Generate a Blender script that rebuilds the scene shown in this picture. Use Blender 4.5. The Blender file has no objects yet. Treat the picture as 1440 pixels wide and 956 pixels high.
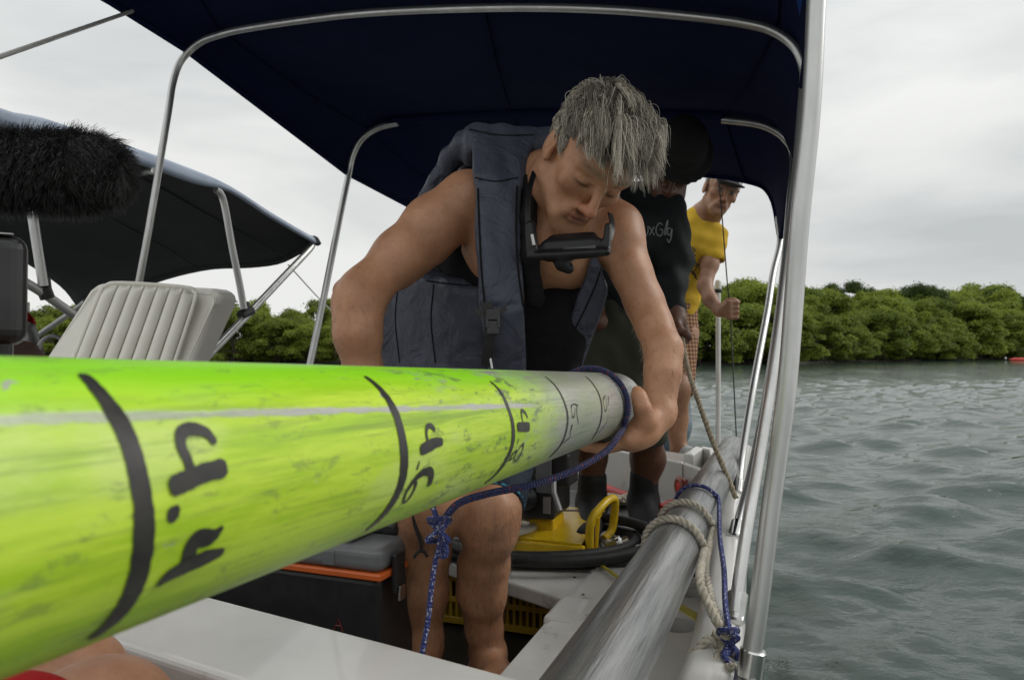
import bpy, math, random
import numpy as np
from mathutils import Vector, Matrix
random.seed(7); rng = np.random.default_rng(7)
R = math.radians
scn = bpy.context.scene
col = scn.collection

# ---------------------------------------------------------------- camera
PITCH = math.atan(19/1000)
cam_d = bpy.data.cameras.new("camera"); cam = bpy.data.objects.new("camera", cam_d); col.objects.link(cam)
cam.location = (0, 0, 1); cam.rotation_euler = (math.pi/2 + PITCH, 0, 0)
cam_d.sensor_width = 36; cam_d.lens = 25.0; cam_d.clip_start = .02; cam_d.clip_end = 3000
cam_d.dof.use_dof = True; cam_d.dof.focus_distance = 1.15; cam_d.dof.aperture_fstop = 11
scn.camera = cam
scn.view_settings.view_transform = 'Standard'; scn.view_settings.look = 'None'
scn.view_settings.exposure = 0.10; scn.view_settings.gamma = 1

# ---------------------------------------------------------------- world: overcast
SUN_EL, SUN_AZ = 36, 82      # degrees; azimuth from +Y towards +X
w = bpy.data.worlds.new("World"); scn.world = w; w.use_nodes = True
nt = w.node_tree; N = nt.nodes; L = nt.links
for n in list(N): N.remove(n)
out = N.new('ShaderNodeOutputWorld')
sky = N.new('ShaderNodeTexSky'); sky.sky_type = 'NISHITA'; sky.sun_disc = False
sky.sun_elevation = R(SUN_EL); sky.sun_rotation = R(SUN_AZ)
bg1 = N.new('ShaderNodeBackground'); bg1.inputs[1].default_value = .05; L.new(sky.outputs[0], bg1.inputs[0])
tc = N.new('ShaderNodeTexCoord')
mp = N.new('ShaderNodeMapping'); mp.inputs['Scale'].default_value = (1.0, 1.0, 3.6); mp.inputs['Location'].default_value = (.3, .1, .2)
L.new(tc.outputs['Generated'], mp.inputs[0])
nz = N.new('ShaderNodeTexNoise'); nz.inputs['Scale'].default_value = 1.5; nz.inputs['Detail'].default_value = 6; nz.inputs['Roughness'].default_value = .5
nz.inputs['Distortion'].default_value = .35
L.new(mp.outputs[0], nz.inputs[0])
cr = N.new('ShaderNodeValToRGB')
cr.color_ramp.elements[0].position = .36; cr.color_ramp.elements[0].color = (.53, .55, .555, 1)
cr.color_ramp.elements[1].position = .62; cr.color_ramp.elements[1].color = (.83, .835, .815, 1)
L.new(nz.outputs[0], cr.inputs[0])
# an overcast sky grows brighter towards the zenith
sxyz = N.new('ShaderNodeSeparateXYZ'); L.new(tc.outputs['Generated'], sxyz.inputs[0])
mr = N.new('ShaderNodeMapRange'); mr.inputs[1].default_value = .25; mr.inputs[2].default_value = 1.0; mr.inputs[3].default_value = 1.0; mr.inputs[4].default_value = 1.9; L.new(sxyz.outputs[2], mr.inputs[0])
bg2 = N.new('ShaderNodeBackground'); L.new(mr.outputs[0], bg2.inputs[1]); L.new(cr.outputs[0], bg2.inputs[0])
mx = N.new('ShaderNodeMixShader'); mx.inputs[0].default_value = .93
L.new(bg1.outputs[0], mx.inputs[1]); L.new(bg2.outputs[0], mx.inputs[2]); L.new(mx.outputs[0], out.inputs[0])
sd = bpy.data.lights.new("sun", 'SUN'); sun = bpy.data.objects.new("sun", sd); col.objects.link(sun)
sd.energy = 1.15; sd.angle = R(28); sd.color = (1, .97, .92)
az = R(SUN_AZ); el = R(SUN_EL)
sdir = Vector((math.sin(az)*math.cos(el), math.cos(az)*math.cos(el), math.sin(el)))
sun.rotation_euler = sdir.to_track_quat('Z', 'Y').to_euler()

# ---------------------------------------------------------------- measuring frames
CAM = np.array([0, 0, 1.]); FW = np.array([0, math.cos(PITCH), math.sin(PITCH)]); UP = np.array([0, -math.sin(PITCH), math.cos(PITCH)])
EU = np.array([.353, .9356, 0]); EV = np.array([.9356, -.353, 0])        # along the boat, across the boat
def ray(px, py): return FW*1000 + np.array([1., 0, 0])*(px-720) + UP*(478-py)
def W(px, py, Y):
    d = ray(px, py); return CAM + d*(Y/d[1])
def Wz(px, py, z):
    d = ray(px, py); return CAM + d*((z-1)/d[2])
def Wu(px, py, u):
    d = ray(px, py); return CAM + d*(u/(d@EU))
def B(u, v, z): return EU*u + EV*v + np.array([0, 0, z])

# ---------------------------------------------------------------- object helpers
ORG = {}
def link(o, parent=None, origin=(0, 0, 0)):
    col.objects.link(o); origin = np.array(origin, float); ORG[o.name] = origin
    if parent is not None:
        o.parent = parent; o.location = origin - ORG[parent.name]
    else: o.location = origin
def tag(o, label=None, cat=None, group=None, kind=None):
    for k, v in (('label', label), ('category', cat), ('group', group), ('kind', kind)):
        if v: o[k] = v
    return o
def thing(name, label, cat, loc, group=None):
    o = bpy.data.objects.new(name, None); o.empty_display_size = .05; link(o, None, loc)
    return tag(o, label, cat, group)
def obj(name, V, F, mat, parent=None, smooth=True, origin=None, uv=None, auto=None):
    V = np.asarray(V, float).reshape(-1, 3)
    o0 = V.mean(0) if origin is None else np.array(origin, float)
    me = bpy.data.meshes.new(name); me.from_pydata((V-o0).tolist(), [], [list(map(int, f)) for f in F] if not isinstance(F, np.ndarray) else F.tolist())
    if mat is not None: me.materials.append(mat)
    if uv is not None:
        l = me.uv_layers.new(name='UVMap'); idx = np.zeros(len(me.loops), dtype=np.int32); me.loops.foreach_get('vertex_index', idx)
        l.data.foreach_set('uv', np.asarray(uv)[idx].ravel())
    if smooth: me.polygons.foreach_set('use_smooth', [True]*len(me.polygons))
    me.update()
    o = bpy.data.objects.new(name, me); link(o, parent, o0)
    if smooth and auto: 
        me.polygons.foreach_set('use_smooth', [True]*len(me.polygons))
        sharp(me, auto)
    return o
def sharp(me, ang):
    me.set_sharp_from_angle(angle=R(ang))
class MB:
    """collects shapes (world coordinates) that become one mesh"""
    def __init__(s): s.V = []; s.F = []; s.U = []
    def add(s, V, F, U=None):
        n = len(s.V); s.V += [tuple(v) for v in np.asarray(V, float)]
        s.F += [tuple(int(i)+n for i in f) for f in F]
        s.U += [tuple(x) for x in U] if U is not None else [(0, 0)]*len(V)
        return s
    def build(s, name, mat, parent=None, smooth=True, origin=None, auto=40): return obj(name, s.V, s.F, mat, parent, smooth, origin, s.U, auto)
def crom(P, n=8, closed=False):
    P = np.asarray(P, float); m = len(P); o = []
    rngs = range(m if closed else m-1)
    for i in rngs:
        if closed: a, b, c, d = P[(i-1) % m], P[i], P[(i+1) % m], P[(i+2) % m]
        else: a = P[i-1] if i else 2*P[0]-P[1]; b = P[i]; c = P[i+1]; d = P[i+2] if i+2 < m else 2*P[-1]-P[-2]
        for k in range(n):
            t = k/n; o.append(.5*((2*b)+(-a+c)*t+(2*a-5*b+4*c-d)*t*t+(-a+3*b-3*c+d)*t**3))
    if not closed: o.append(P[-1])
    return np.array(o)
def frames(P, closed=False):
    P = np.asarray(P, float); T = np.gradient(P, axis=0) if not closed else np.roll(P, -1, 0)-np.roll(P, 1, 0)
    T /= np.linalg.norm(T, axis=1)[:, None]+1e-12
    a = np.array([0, 0, 1.]) if abs(T[0][2]) < .9 else np.array([1., 0, 0])
    n = np.cross(T[0], a); n /= np.linalg.norm(n); Ns = []
    for t in T:
        n = n - t*(n@t); n /= np.linalg.norm(n); Ns.append(n)
    Ns = np.array(Ns); return T, Ns, np.cross(T, Ns)
def tube(mb, P, r, n=10, caps=True, closed=False, squash=None):
    P = np.asarray(P, float); T, A, Bn = frames(P, closed); r = np.broadcast_to(np.asarray(r, float), (len(P),))
    L_ = np.concatenate([[0], np.cumsum(np.linalg.norm(np.diff(P, axis=0), axis=1))])
    V = []; U = []
    for i in range(len(P)):
        for k in range(n):
            a = 2*math.pi*k/n; V.append(P[i]+r[i]*(math.cos(a)*A[i]+math.sin(a)*Bn[i]*(squash or 1))); U.append((L_[i], k/n))
    F = []
    m = len(P)
    for i in range(m if closed else m-1):
        for k in range(n):
            j = (i+1) % m; F.append((i*n+k, i*n+(k+1) % n, j*n+(k+1) % n, j*n+k))
    if caps and not closed:
        F.append(tuple(range(n-1, -1, -1))); F.append(tuple((m-1)*n+k for k in range(n)))
    mb.add(V, F, U); return mb
def box8(mb, c):        # eight corners: bottom 4 (ccw from above), top 4
    mb.add(c, [(3, 2, 1, 0), (4, 5, 6, 7), (0, 1, 5, 4), (1, 2, 6, 5), (2, 3, 7, 6), (3, 0, 4, 7)]); return mb
def boxB(mb, u0, u1, v0, v1, z0, z1):
    return box8(mb, [B(u0, v0, z0), B(u0, v1, z0), B(u1, v1, z0), B(u1, v0, z0), B(u0, v0, z1), B(u0, v1, z1), B(u1, v1, z1), B(u1, v0, z1)])
def bevel(o, wd, seg=3, ang=30):
    m = o.modifiers.new('bevel', 'BEVEL'); m.width = wd; m.segments = seg; m.limit_method = 'ANGLE'; m.angle_limit = R(ang); return o
def prism(mb, poly, z0, z1):
    n = len(poly); V = [(p[0], p[1], z0) for p in poly]+[(p[0], p[1], z1) for p in poly]
    F = [tuple(range(n-1, -1, -1)), tuple(range(n, 2*n))]+[(i, (i+1) % n, n+(i+1) % n, n+i) for i in range(n)]
    mb.add(V, F); return mb
def lathe(mb, prof, c, axis=(0, 0, 1), n=24):
    ax = np.array(axis, float); ax /= np.linalg.norm(ax); a = np.cross(ax, [0, 0, 1.] if abs(ax[2]) < .9 else [1., 0, 0]); a /= np.linalg.norm(a); b = np.cross(ax, a)
    V = []; F = []
    for (r, h) in prof:
        for k in range(n):
            t = 2*math.pi*k/n; V.append(np.array(c)+ax*h+r*(math.cos(t)*a+math.sin(t)*b))
    for i in range(len(prof)-1):
        for k in range(n): F.append((i*n+k, i*n+(k+1) % n, (i+1)*n+(k+1) % n, (i+1)*n+k))
    F.append(tuple(range(n-1, -1, -1))); F.append(tuple((len(prof)-1)*n+k for k in range(n)))
    mb.add(V, F); return mb
def twisted(parent, name, path, r, mats, pitch=.035, strands=3, n=6):
    """laid rope: each strand is real geometry; all strands of one rope are one mesh"""
    P = np.asarray(path); L_ = np.concatenate([[0], np.cumsum(np.linalg.norm(np.diff(P, axis=0), axis=1))])
    m = max(8, int(L_[-1]/(pitch/7))); s = np.linspace(0, L_[-1], m)
    Q = np.stack([np.interp(s, L_, P[:, i]) for i in range(3)], 1); T, A, Bn = frames(Q)
    mb = MB()
    for k in range(strands):
        ph = 2*math.pi*(s/pitch + k/strands)
        tube(mb, Q+.52*r*(np.cos(ph)[:, None]*A+np.sin(ph)[:, None]*Bn), r*.56, n)
    return mb.build(name, mats, parent, auto=None)

# ---------------------------------------------------------------- materials
def nodes(name):
    m = bpy.data.materials.new(name); m.use_nodes = True; t = m.node_tree
    return m, t.nodes, t.links, t.nodes['Principled BSDF']
def mat(name, c, rough=.5, c2=None, scale=20, metal=0, bump=0, bscale=None, spec=.5, stretch=None, detail=5, dirt=None, dscale=6, dpos=.6, trans=0, coat=0, rvar=.0, sheen=0, ior=None):
    m, N, L, p = nodes(name)
    p.inputs['Base Color'].default_value = (*c, 1); p.inputs['Roughness'].default_value = rough; p.inputs['Metallic'].default_value = metal
    p.inputs['Specular IOR Level'].default_value = spec; p.inputs['Coat Weight'].default_value = coat
    if sheen: p.inputs['Sheen Weight'].default_value = sheen
    if trans: p.inputs['Transmission Weight'].default_value = trans
    tc = N.new('ShaderNodeTexCoord'); mp = N.new('ShaderNodeMapping'); L.new(tc.outputs['Object'], mp.inputs[0])
    if stretch: mp.inputs['Scale'].default_value = stretch
    if c2:
        n = N.new('ShaderNodeTexNoise'); n.inputs['Scale'].default_value = scale; n.inputs['Detail'].default_value = detail; n.inputs['Roughness'].default_value = .6; L.new(mp.outputs[0], n.inputs[0])
        r = N.new('ShaderNodeValToRGB'); r.color_ramp.elements[0].position = .36; r.color_ramp.elements[0].color = (*c, 1); r.color_ramp.elements[1].position = .64; r.color_ramp.elements[1].color = (*c2, 1)
        L.new(n.outputs[0], r.inputs[0]); cc = r.outputs[0]
        if dirt:
            n3 = N.new('ShaderNodeTexNoise'); n3.inputs['Scale'].default_value = dscale; n3.inputs['Detail'].default_value = 9; n3.inputs['Roughness'].default_value = .72; L.new(mp.outputs[0], n3.inputs[0])
            r3 = N.new('ShaderNodeValToRGB'); r3.color_ramp.elements[0].position = dpos; r3.color_ramp.elements[1].position = dpos+.12; L.new(n3.outputs[0], r3.inputs[0])
            x = N.new('ShaderNodeMix'); x.data_type = 'RGBA'; L.new(r3.outputs[0], x.inputs[0]); L.new(cc, x.inputs[6]); x.inputs[7].default_value = (*dirt, 1); cc = x.outputs[2]
        L.new(cc, p.inputs['Base Color'])
        if rvar:
            mr = N.new('ShaderNodeMapRange'); mr.inputs[1].default_value = .3; mr.inputs[2].default_value = .7; mr.inputs[3].default_value = rough-rvar; mr.inputs[4].default_value = rough+rvar
            L.new(n.outputs[0], mr.inputs[0]); L.new(mr.outputs[0], p.inputs['Roughness'])
    if bump:
        n2 = N.new('ShaderNodeTexNoise'); n2.inputs['Scale'].default_value = bscale or scale*3; n2.inputs['Detail'].default_value = 6; L.new(mp.outputs[0], n2.inputs[0])
        b = N.new('ShaderNodeBump'); b.inputs['Strength'].default_value = bump; b.inputs['Distance'].default_value = .002; L.new(n2.outputs[0], b.inputs['Height']); L.new(b.outputs[0], p.inputs['Normal'])
    return m
def attr_mat(name, rough=.5, spec=.3, attr='tint', bump=0, bscale=300, mul=None, sss=0):
    m, N, L, p = nodes(name)
    a = N.new('ShaderNodeAttribute'); a.attribute_name = attr
    cc = a.outputs['Color']
    tc = N.new('ShaderNodeTexCoord')
    if mul:
        n = N.new('ShaderNodeTexNoise'); n.inputs['Scale'].default_value = mul; n.inputs['Detail'].default_value = 7; n.inputs['Roughness'].default_value = .62; L.new(tc.outputs['Object'], n.inputs[0])
        r = N.new('ShaderNodeValToRGB'); r.color_ramp.elements[0].position = .3; r.color_ramp.elements[0].color = (.72, .64, .6, 1); r.color_ramp.elements[1].position = .7; r.color_ramp.elements[1].color = (1.12, 1.1, 1.08, 1)
        L.new(n.outputs[0], r.inputs[0])
        x = N.new('ShaderNodeMix'); x.data_type = 'RGBA'; x.blend_type = 'MULTIPLY'; x.inputs[0].default_value = 1; L.new(cc, x.inputs[6]); L.new(r.outputs[0], x.inputs[7]); cc = x.outputs[2]
        n5 = N.new('ShaderNodeTexNoise'); n5.inputs['Scale'].default_value = 150; n5.inputs['Detail'].default_value = 3; L.new(tc.outputs['Object'], n5.inputs[0])
        r5 = N.new('ShaderNodeValToRGB'); r5.color_ramp.elements[0].position = .28; r5.color_ramp.elements[0].color = (.62, .50, .45, 1); r5.color_ramp.elements[1].position = .46; r5.color_ramp.elements[1].color = (1, 1, 1, 1); L.new(n5.outputs[0], r5.inputs[0])
        x5 = N.new('ShaderNodeMix'); x5.data_type = 'RGBA'; x5.blend_type = 'MULTIPLY'; x5.inputs[0].default_value = .28; L.new(cc, x5.inputs[6]); L.new(r5.outputs[0], x5.inputs[7]); cc = x5.outputs[2]
    L.new(cc, p.inputs['Base Color']); p.inputs['Roughness'].default_value = rough; p.inputs['Specular IOR Level'].default_value = spec
    if sss:
        p.inputs['Subsurface Weight'].default_value = sss; p.inputs['Subsurface Scale'].default_value = .006; p.inputs['Subsurface Radius'].default_value = (1, .35, .2)
    if bump:
        n2 = N.new('ShaderNodeTexNoise'); n2.inputs['Scale'].default_value = bscale; n2.inputs['Detail'].default_value = 4; L.new(tc.outputs['Object'], n2.inputs[0])
        b = N.new('ShaderNodeBump'); b.inputs['Strength'].default_value = bump; b.inputs['Distance'].default_value = .0012; L.new(n2.outputs[0], b.inputs['Height']); L.new(b.outputs[0], p.inputs['Normal'])
    return m
M = {}
M['gel'] = mat('white_gelcoat', (.62, .61, .585), .28, (.54, .53, .50), 5, bump=.12, bscale=60, dirt=(.30, .28, .24), dscale=9, dpos=.63, coat=.3)
M['gel_grime'] = mat('worn_white_gelcoat', (.60, .59, .56), .35, (.47, .46, .43), 7, bump=.15, bscale=80, dirt=(.20, .18, .15), dscale=14, dpos=.58)
M['deck_floor'] = mat('dark_wet_floor', (.018, .018, .019), .4, (.035, .034, .033), 14, bump=.4, bscale=200)
M['alu'] = mat('anodised_tube', (.60, .60, .59), .34, (.50, .50, .49), 22, metal=.85, bump=.04, stretch=(1, 1, .3), dirt=(.30, .30, .29), dscale=70, dpos=.70, rvar=.06)
M['alu_d'] = mat('dull_tube', (.40, .40, .39), .42, (.30, .30, .30), 20, metal=.7, bump=.05)
M['navy'] = None
M['black_plastic'] = mat('black_plastic', (.012, .012, .013), .38, (.02, .02, .021), 30, bump=.1)
M['black_rubber'] = mat('black_rubber', (.011, .011, .012), .55, (.022, .022, .021), 40, bump=.2, bscale=200)
M['yellow'] = mat('yellow_paint', (.70, .47, .012), .35, (.60, .38, .01), 18, bump=.15, bscale=90, dirt=(.16, .11, .03), dscale=26, dpos=.6)
M['crate_yellow'] = mat('yellow_plastic', (.50, .33, .02), .45, (.40, .25, .015), 18, bump=.1)
M['steel'] = mat('stainless', (.55, .55, .54), .2, (.45, .45, .44), 40, metal=1)
M['white_vinyl'] = mat('white_vinyl', (.80, .78, .71), .42, (.74, .72, .64), 8, bump=.35, bscale=420, dirt=(.42, .38, .30), dscale=10, dpos=.66)
M['red'] = mat('red_plastic', (.55, .025, .015), .4, (.45, .02, .012), 12, bump=.1)
M['orange'] = mat('orange_rubber', (.62, .10, .02), .45, (.50, .08, .02), 12, bump=.1)
M['grey_lid'] = mat('grey_plastic', (.15, .155, .16), .42, (.12, .125, .13), 20, bump=.15, bscale=300)
M['ink'] = mat('marker_ink', (.018, .017, .016), .33, (.035, .032, .028), 60, stretch=(1, 1, 1), bump=.08, spec=.5, dirt=(.10, .10, .07), dscale=60, dpos=.70)
M['rope_white'] = mat('white_rope', (.50, .46, .38), .8, (.30, .27, .21), 90, bump=.6, bscale=700, dirt=(.10, .09, .07), dscale=40, dpos=.62)
M['rope_tan'] = mat('tan_rope', (.40, .34, .24), .85, (.22, .18, .12), 90, bump=.6, bscale=700)
M['strap_yellow'] = mat('yellow_strap', (.50, .42, .03), .7, (.30, .26, .03), 60, bump=.5, bscale=500, dirt=(.06, .06, .03), dscale=60, dpos=.55)
def braid(name, base, flecks, rep=90):
    m, N, L, p = nodes(name); uv = N.new('ShaderNodeUVMap')
    mp = N.new('ShaderNodeMapping'); mp.inputs['Scale'].default_value = (rep*2.4, 5, 1); L.new(uv.outputs[0], mp.inputs[0])
    # diagonal weave
    sx = N.new('ShaderNodeSeparateXYZ'); L.new(mp.outputs[0], sx.inputs[0])
    def mth(op, a, b=None):
        n = N.new('ShaderNodeMath'); n.operation = op
        for i, x in enumerate((a, b)):
            if x is None: continue
            if isinstance(x, (int, float)): n.inputs[i].default_value = x
            else: L.new(x, n.inputs[i])
        return n.outputs[0]
    a = mth('ADD', sx.outputs[0], sx.outputs[1]); b = mth('SUBTRACT', sx.outputs[0], sx.outputs[1])
    s = mth('MULTIPLY', mth('SINE', mth('MULTIPLY', a, 3.1416)), mth('SINE', mth('MULTIPLY', b, 3.1416)))
    v = N.new('ShaderNodeTexNoise'); v.inputs['Scale'].default_value = 1.0; v.inputs['Detail'].default_value = 1; L.new(mp.outputs[0], v.inputs[0])
    r = N.new('ShaderNodeValToRGB'); r.color_ramp.interpolation = 'CONSTANT'; e = r.color_ramp.elements
    e[0].position = 0; e[0].color = (*base, 1); e[1].position = .60; e[1].color = (*flecks[0], 1)
    x = e.new(.68); x.color = (*base, 1); x = e.new(.27); x.color = (*flecks[1], 1); x = e.new(.36); x.color = (*base, 1)
    L.new(v.outputs[0], r.inputs[0]); L.new(r.outputs[0], p.inputs['Base Color']); p.inputs['Roughness'].default_value = .75
    bp = N.new('ShaderNodeBump'); bp.inputs['Strength'].default_value = .9; bp.inputs['Distance'].default_value = .0015; L.new(s, bp.inputs['Height']); L.new(bp.outputs[0], p.inputs['Normal'])
    return m
M['rope_blue'] = braid('blue_braided_rope', (.025, .035, .16), ((.42, .42, .48), (.05, .06, .22)))
M['rope_navy'] = braid('navy_braided_rope', (.012, .018, .075), ((.045, .055, .14), (.22, .04, .04)))
def fabric(name, c, trn, tw=.25, c2=None, rough=.85, wrk=.4, wscale=5):
    m, N, L, p = nodes(name); tc = N.new('ShaderNodeTexCoord')
    n = N.new('ShaderNodeTexNoise'); n.inputs['Scale'].default_value = 9; n.inputs['Detail'].default_value = 5; L.new(tc.outputs['Object'], n.inputs[0])
    x = N.new('ShaderNodeMix'); x.data_type = 'RGBA'; x.inputs[6].default_value = (*c, 1); x.inputs[7].default_value = (*(c2 or [i*.7 for i in c]), 1); L.new(n.outputs[0], x.inputs[0]); L.new(x.outputs[2], p.inputs['Base Color'])
    p.inputs['Roughness'].default_value = rough; p.inputs['Specular IOR Level'].default_value = .2
    n2 = N.new('ShaderNodeTexNoise'); n2.inputs['Scale'].default_value = wscale; n2.inputs['Detail'].default_value = 4; n2.inputs['Distortion'].default_value = .8; L.new(tc.outputs['Object'], n2.inputs[0])
    b = N.new('ShaderNodeBump'); b.inputs['Strength'].default_value = wrk; b.inputs['Distance'].default_value = .02; L.new(n2.outputs[0], b.inputs['Height'])
    n3 = N.new('ShaderNodeTexNoise'); n3.inputs['Scale'].default_value = 600; L.new(tc.outputs['Object'], n3.inputs[0])
    b2 = N.new('ShaderNodeBump'); b2.inputs['Strength'].default_value = .3; b2.inputs['Distance'].default_value = .001; L.new(n3.outputs[0], b2.inputs['Height']); L.new(b.outputs[0], b2.inputs['Normal']); L.new(b2.outputs[0], p.inputs['Normal'])
    if tw:
        t = N.new('ShaderNodeBsdfTranslucent'); t.inputs[0].default_value = (*trn, 1); mxs = N.new('ShaderNodeMixShader'); mxs.inputs[0].default_value = tw
        L.new(p.outputs[0], mxs.inputs[1]); L.new(t.outputs[0], mxs.inputs[2]); L.new(mxs.outputs[0], N['Material Output'].inputs[0])
    return m
M['navy'] = fabric('navy_canvas', (.008, .014, .065), (.003, .006, .055), .3)
M['canopy2'] = fabric('grey_blue_canvas', (.12, .16, .22), (.012, .014, .016), .25, rough=.5)

# ================================================================ SETTING: water, land, wood
def fbm2(x, y, seeds, octs):
    z = 0
    for (fx, fy, ph, a) in octs: z = z + a*np.sin(fx*x+fy*y+ph)
    return z
octs = []
r0 = np.random.default_rng(3)
for i in range(46):
    lam = .13*(1.16**i)*.9 if i < 22 else r0.uniform(.35, 3.2)
    th = r0.normal(1.35, .62); k = 2*math.pi/lam
    octs.append((k*math.cos(th), k*math.sin(th), r0.uniform(0, 6.28), .0112*lam**.95 if lam < 1.2 else .0016*lam**.3))
ys = np.concatenate([np.linspace(-4, 1.2, 20), 1.2+np.cumsum(.014*1.0105**np.arange(470))])
ys = ys[ys < 190]; ys = np.concatenate([ys, [220, 300, 500, 900, 1600]])
nx = 640
V = []; 
s = np.linspace(-1, 1, nx)
for iy, y in enumerate(ys):
    dy = ys[min(iy+1, len(ys)-1)]-ys[min(iy, len(ys)-2)]
    half = max(3.4, abs(y)*.98+2.0) if y < 200 else y*2.4
    # denser where the camera sees water close by
    x = s*half
    sp = 2*half/nx
    h = np.zeros(nx)
    for (fx, fy, ph, a) in octs:
        lam = 2*math.pi/math.hypot(fx, fy)
        if lam > 4*max(sp, dy): h += a*np.sin(fx*x+fy*y+ph)
    h = h + .35*np.abs(h)
    if y > 200: h *= 0
    V.append(np.stack([x, np.full(nx, y), h], 1))
V = np.concatenate(V); ny = len(ys)
ii = np.arange((ny-1)*nx).reshape(ny-1, nx)[:, :-1].ravel()
F = np.stack([ii, ii+1, ii+nx+1, ii+nx], 1)
m, N, L, p = nodes('sea_water'); tc = N.new('ShaderNodeTexCoord')
p.inputs['Base Color'].default_value = (.038, .060, .051, 1); p.inputs['Roughness'].default_value = .035; p.inputs['IOR'].default_value = 1.333
mp = N.new('ShaderNodeMapping'); mp.inputs['Scale'].default_value = (.55, 1, 1); mp.inputs['Rotation'].default_value = (0, 0, R(-8)); L.new(tc.outputs['Object'], mp.inputs[0])
n = N.new('ShaderNodeTexNoise'); n.inputs['Scale'].default_value = 4.2; n.inputs['Detail'].default_value = 6; n.inputs['Roughness'].default_value = .55; n.inputs['Distortion'].default_value = 0; L.new(mp.outputs[0], n.inputs[0])
b = N.new('ShaderNodeBump'); b.inputs['Strength'].default_value = 1.0; b.inputs['Distance'].default_value = .035; L.new(n.outputs[0], b.inputs['Height'])
n9 = N.new('ShaderNodeTexNoise'); n9.inputs['Scale'].default_value = .55; n9.inputs['Detail'].default_value = 4; n9.inputs['Distortion'].default_value = 0; L.new(mp.outputs[0], n9.inputs[0])
b9 = N.new('ShaderNodeBump'); b9.inputs['Strength'].default_value = .22; b9.inputs['Distance'].default_value = .2; L.new(n9.outputs[0], b9.inputs['Height']); L.new(b.outputs[0], b9.inputs['Normal'])
L.new(b9.outputs[0], p.inputs['Normal'])
o = obj('water', V, F, m, origin=(0, 0, 0)); tag(o, 'grey green rippled sea water beyond the boat', kind='structure')

SHORE = np.array([(-220, 95), (-120, 74), (-70, 62), (-30, 57), (0, 56), (17, 61), (28, 69), (42, 84), (62, 102), (95, 128), (160, 160), (260, 200)], float)
def shore_y(x): return np.interp(x, SHORE[:, 0], SHORE[:, 1])
xs = np.linspace(-220, 260, 200); V = []; F = []
for i, x in enumerate(xs):
    y = shore_y(x)+.5*math.sin(x*.9)
    for (dy, z) in ((0, -.4), (.8, .12), (6, .5), (40, 1.2), (300, 2.5), (1400, 4)): V.append((x*(1+dy*.004), y+dy, z))
for i in range(199):
    for k in range(5): a = i*6+k; F.append((a, a+6, a+7, a+1))
o = obj('ground', V, F, mat('shore_mud', (.035, .028, .02), .9, (.02, .025, .012), .5, bump=.6, bscale=3), origin=(0, 0, 0)); tag(o, 'dark mud shore under the mangroves', kind='structure')

def leaf_mat(name, ca, cb):
    m, N, L, p = nodes(name); oi = N.new('ShaderNodeObjectInfo'); tc = N.new('ShaderNodeTexCoord')
    at = N.new('ShaderNodeAttribute'); at.attribute_name = 'leaf'
    ad = N.new('ShaderNodeMath'); ad.operation = 'MULTIPLY_ADD'; L.new(oi.outputs['Random'], ad.inputs[0]); ad.inputs[1].default_value = .45; L.new(at.outputs['Fac'], ad.inputs[2])
    r = N.new('ShaderNodeValToRGB'); r.color_ramp.elements[0].position = .1; r.color_ramp.elements[0].color = (*ca, 1); r.color_ramp.elements[1].position = 1.2; r.color_ramp.elements[1].color = (*cb, 1)
    L.new(ad.outputs[0], r.inputs[0]); L.new(r.outputs[0], p.inputs['Base Color']); p.inputs['Roughness'].default_value = .6; p.inputs['Specular IOR Level'].default_value = .25
    t = N.new('ShaderNodeBsdfTranslucent'); mxs = N.new('ShaderNodeMixShader'); mxs.inputs[0].default_value = .42
    L.new(r.outputs[0], t.inputs[0]); L.new(p.outputs[0], mxs.inputs[1]); L.new(t.outputs[0], mxs.inputs[2]); L.new(mxs.outputs[0], N['Material Output'].inputs[0])
    return m
M['leaf'] = leaf_mat('mangrove_leaves', (.075, .110, .014), (.25, .31, .040))
M['leaf_d'] = leaf_mat('dark_leaves', (.024, .048, .012), (.085, .13, .022))
M['bark'] = mat('grey_bark', (.07, .055, .04), .9, (.035, .03, .022), 4, bump=.5, bscale=12)
def leaf_mesh(name, blobs, per, size, mt, seed):
    g = np.random.default_rng(seed); V = []; F = []; A = []
    for (c, r) in blobs:
        n = int(per*(max(r, .3)**1.5)); d = g.normal(size=(n, 3)); d /= np.linalg.norm(d, axis=1)[:, None]
        d[:, 2] = np.where(d[:, 2] < -.35, -d[:, 2], d[:, 2])
        P = np.array(c)+d*r*(g.uniform(.5, 1.05, n)+.35*(g.uniform(0, 1, n) > .88))[:, None]*np.array([1, 1, .8])
        nn = d*.8+g.normal(size=(n, 3))*.55+np.array([0, 0, .5]); nn /= np.linalg.norm(nn, axis=1)[:, None]
        t = np.cross(nn, g.normal(size=(n, 3))); t /= np.linalg.norm(t, axis=1)[:, None]; b = np.cross(nn, t)
        s_ = size*g.uniform(.6, 1.3, n)[:, None]; k = len(V)*1
        tone = g.uniform(0, .5)
        Q = np.stack([P-t*s_, P+b*s_*.55, P+t*s_, P-b*s_*.55], 1).reshape(-1, 3)
        V.append(Q); A.append(np.repeat(tone+g.uniform(0, .4, n), 4))
    V = np.concatenate(V); A = np.concatenate(A); F = np.arange(len(V)).reshape(-1, 4)
    me = bpy.data.meshes.new(name); me.from_pydata(V.tolist(), [], F.tolist()); me.materials.append(mt)
    a = me.attributes.new('leaf', 'FLOAT', 'POINT'); a.data.foreach_set('value', A.astype(np.float32)); me.update(); return me
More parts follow.
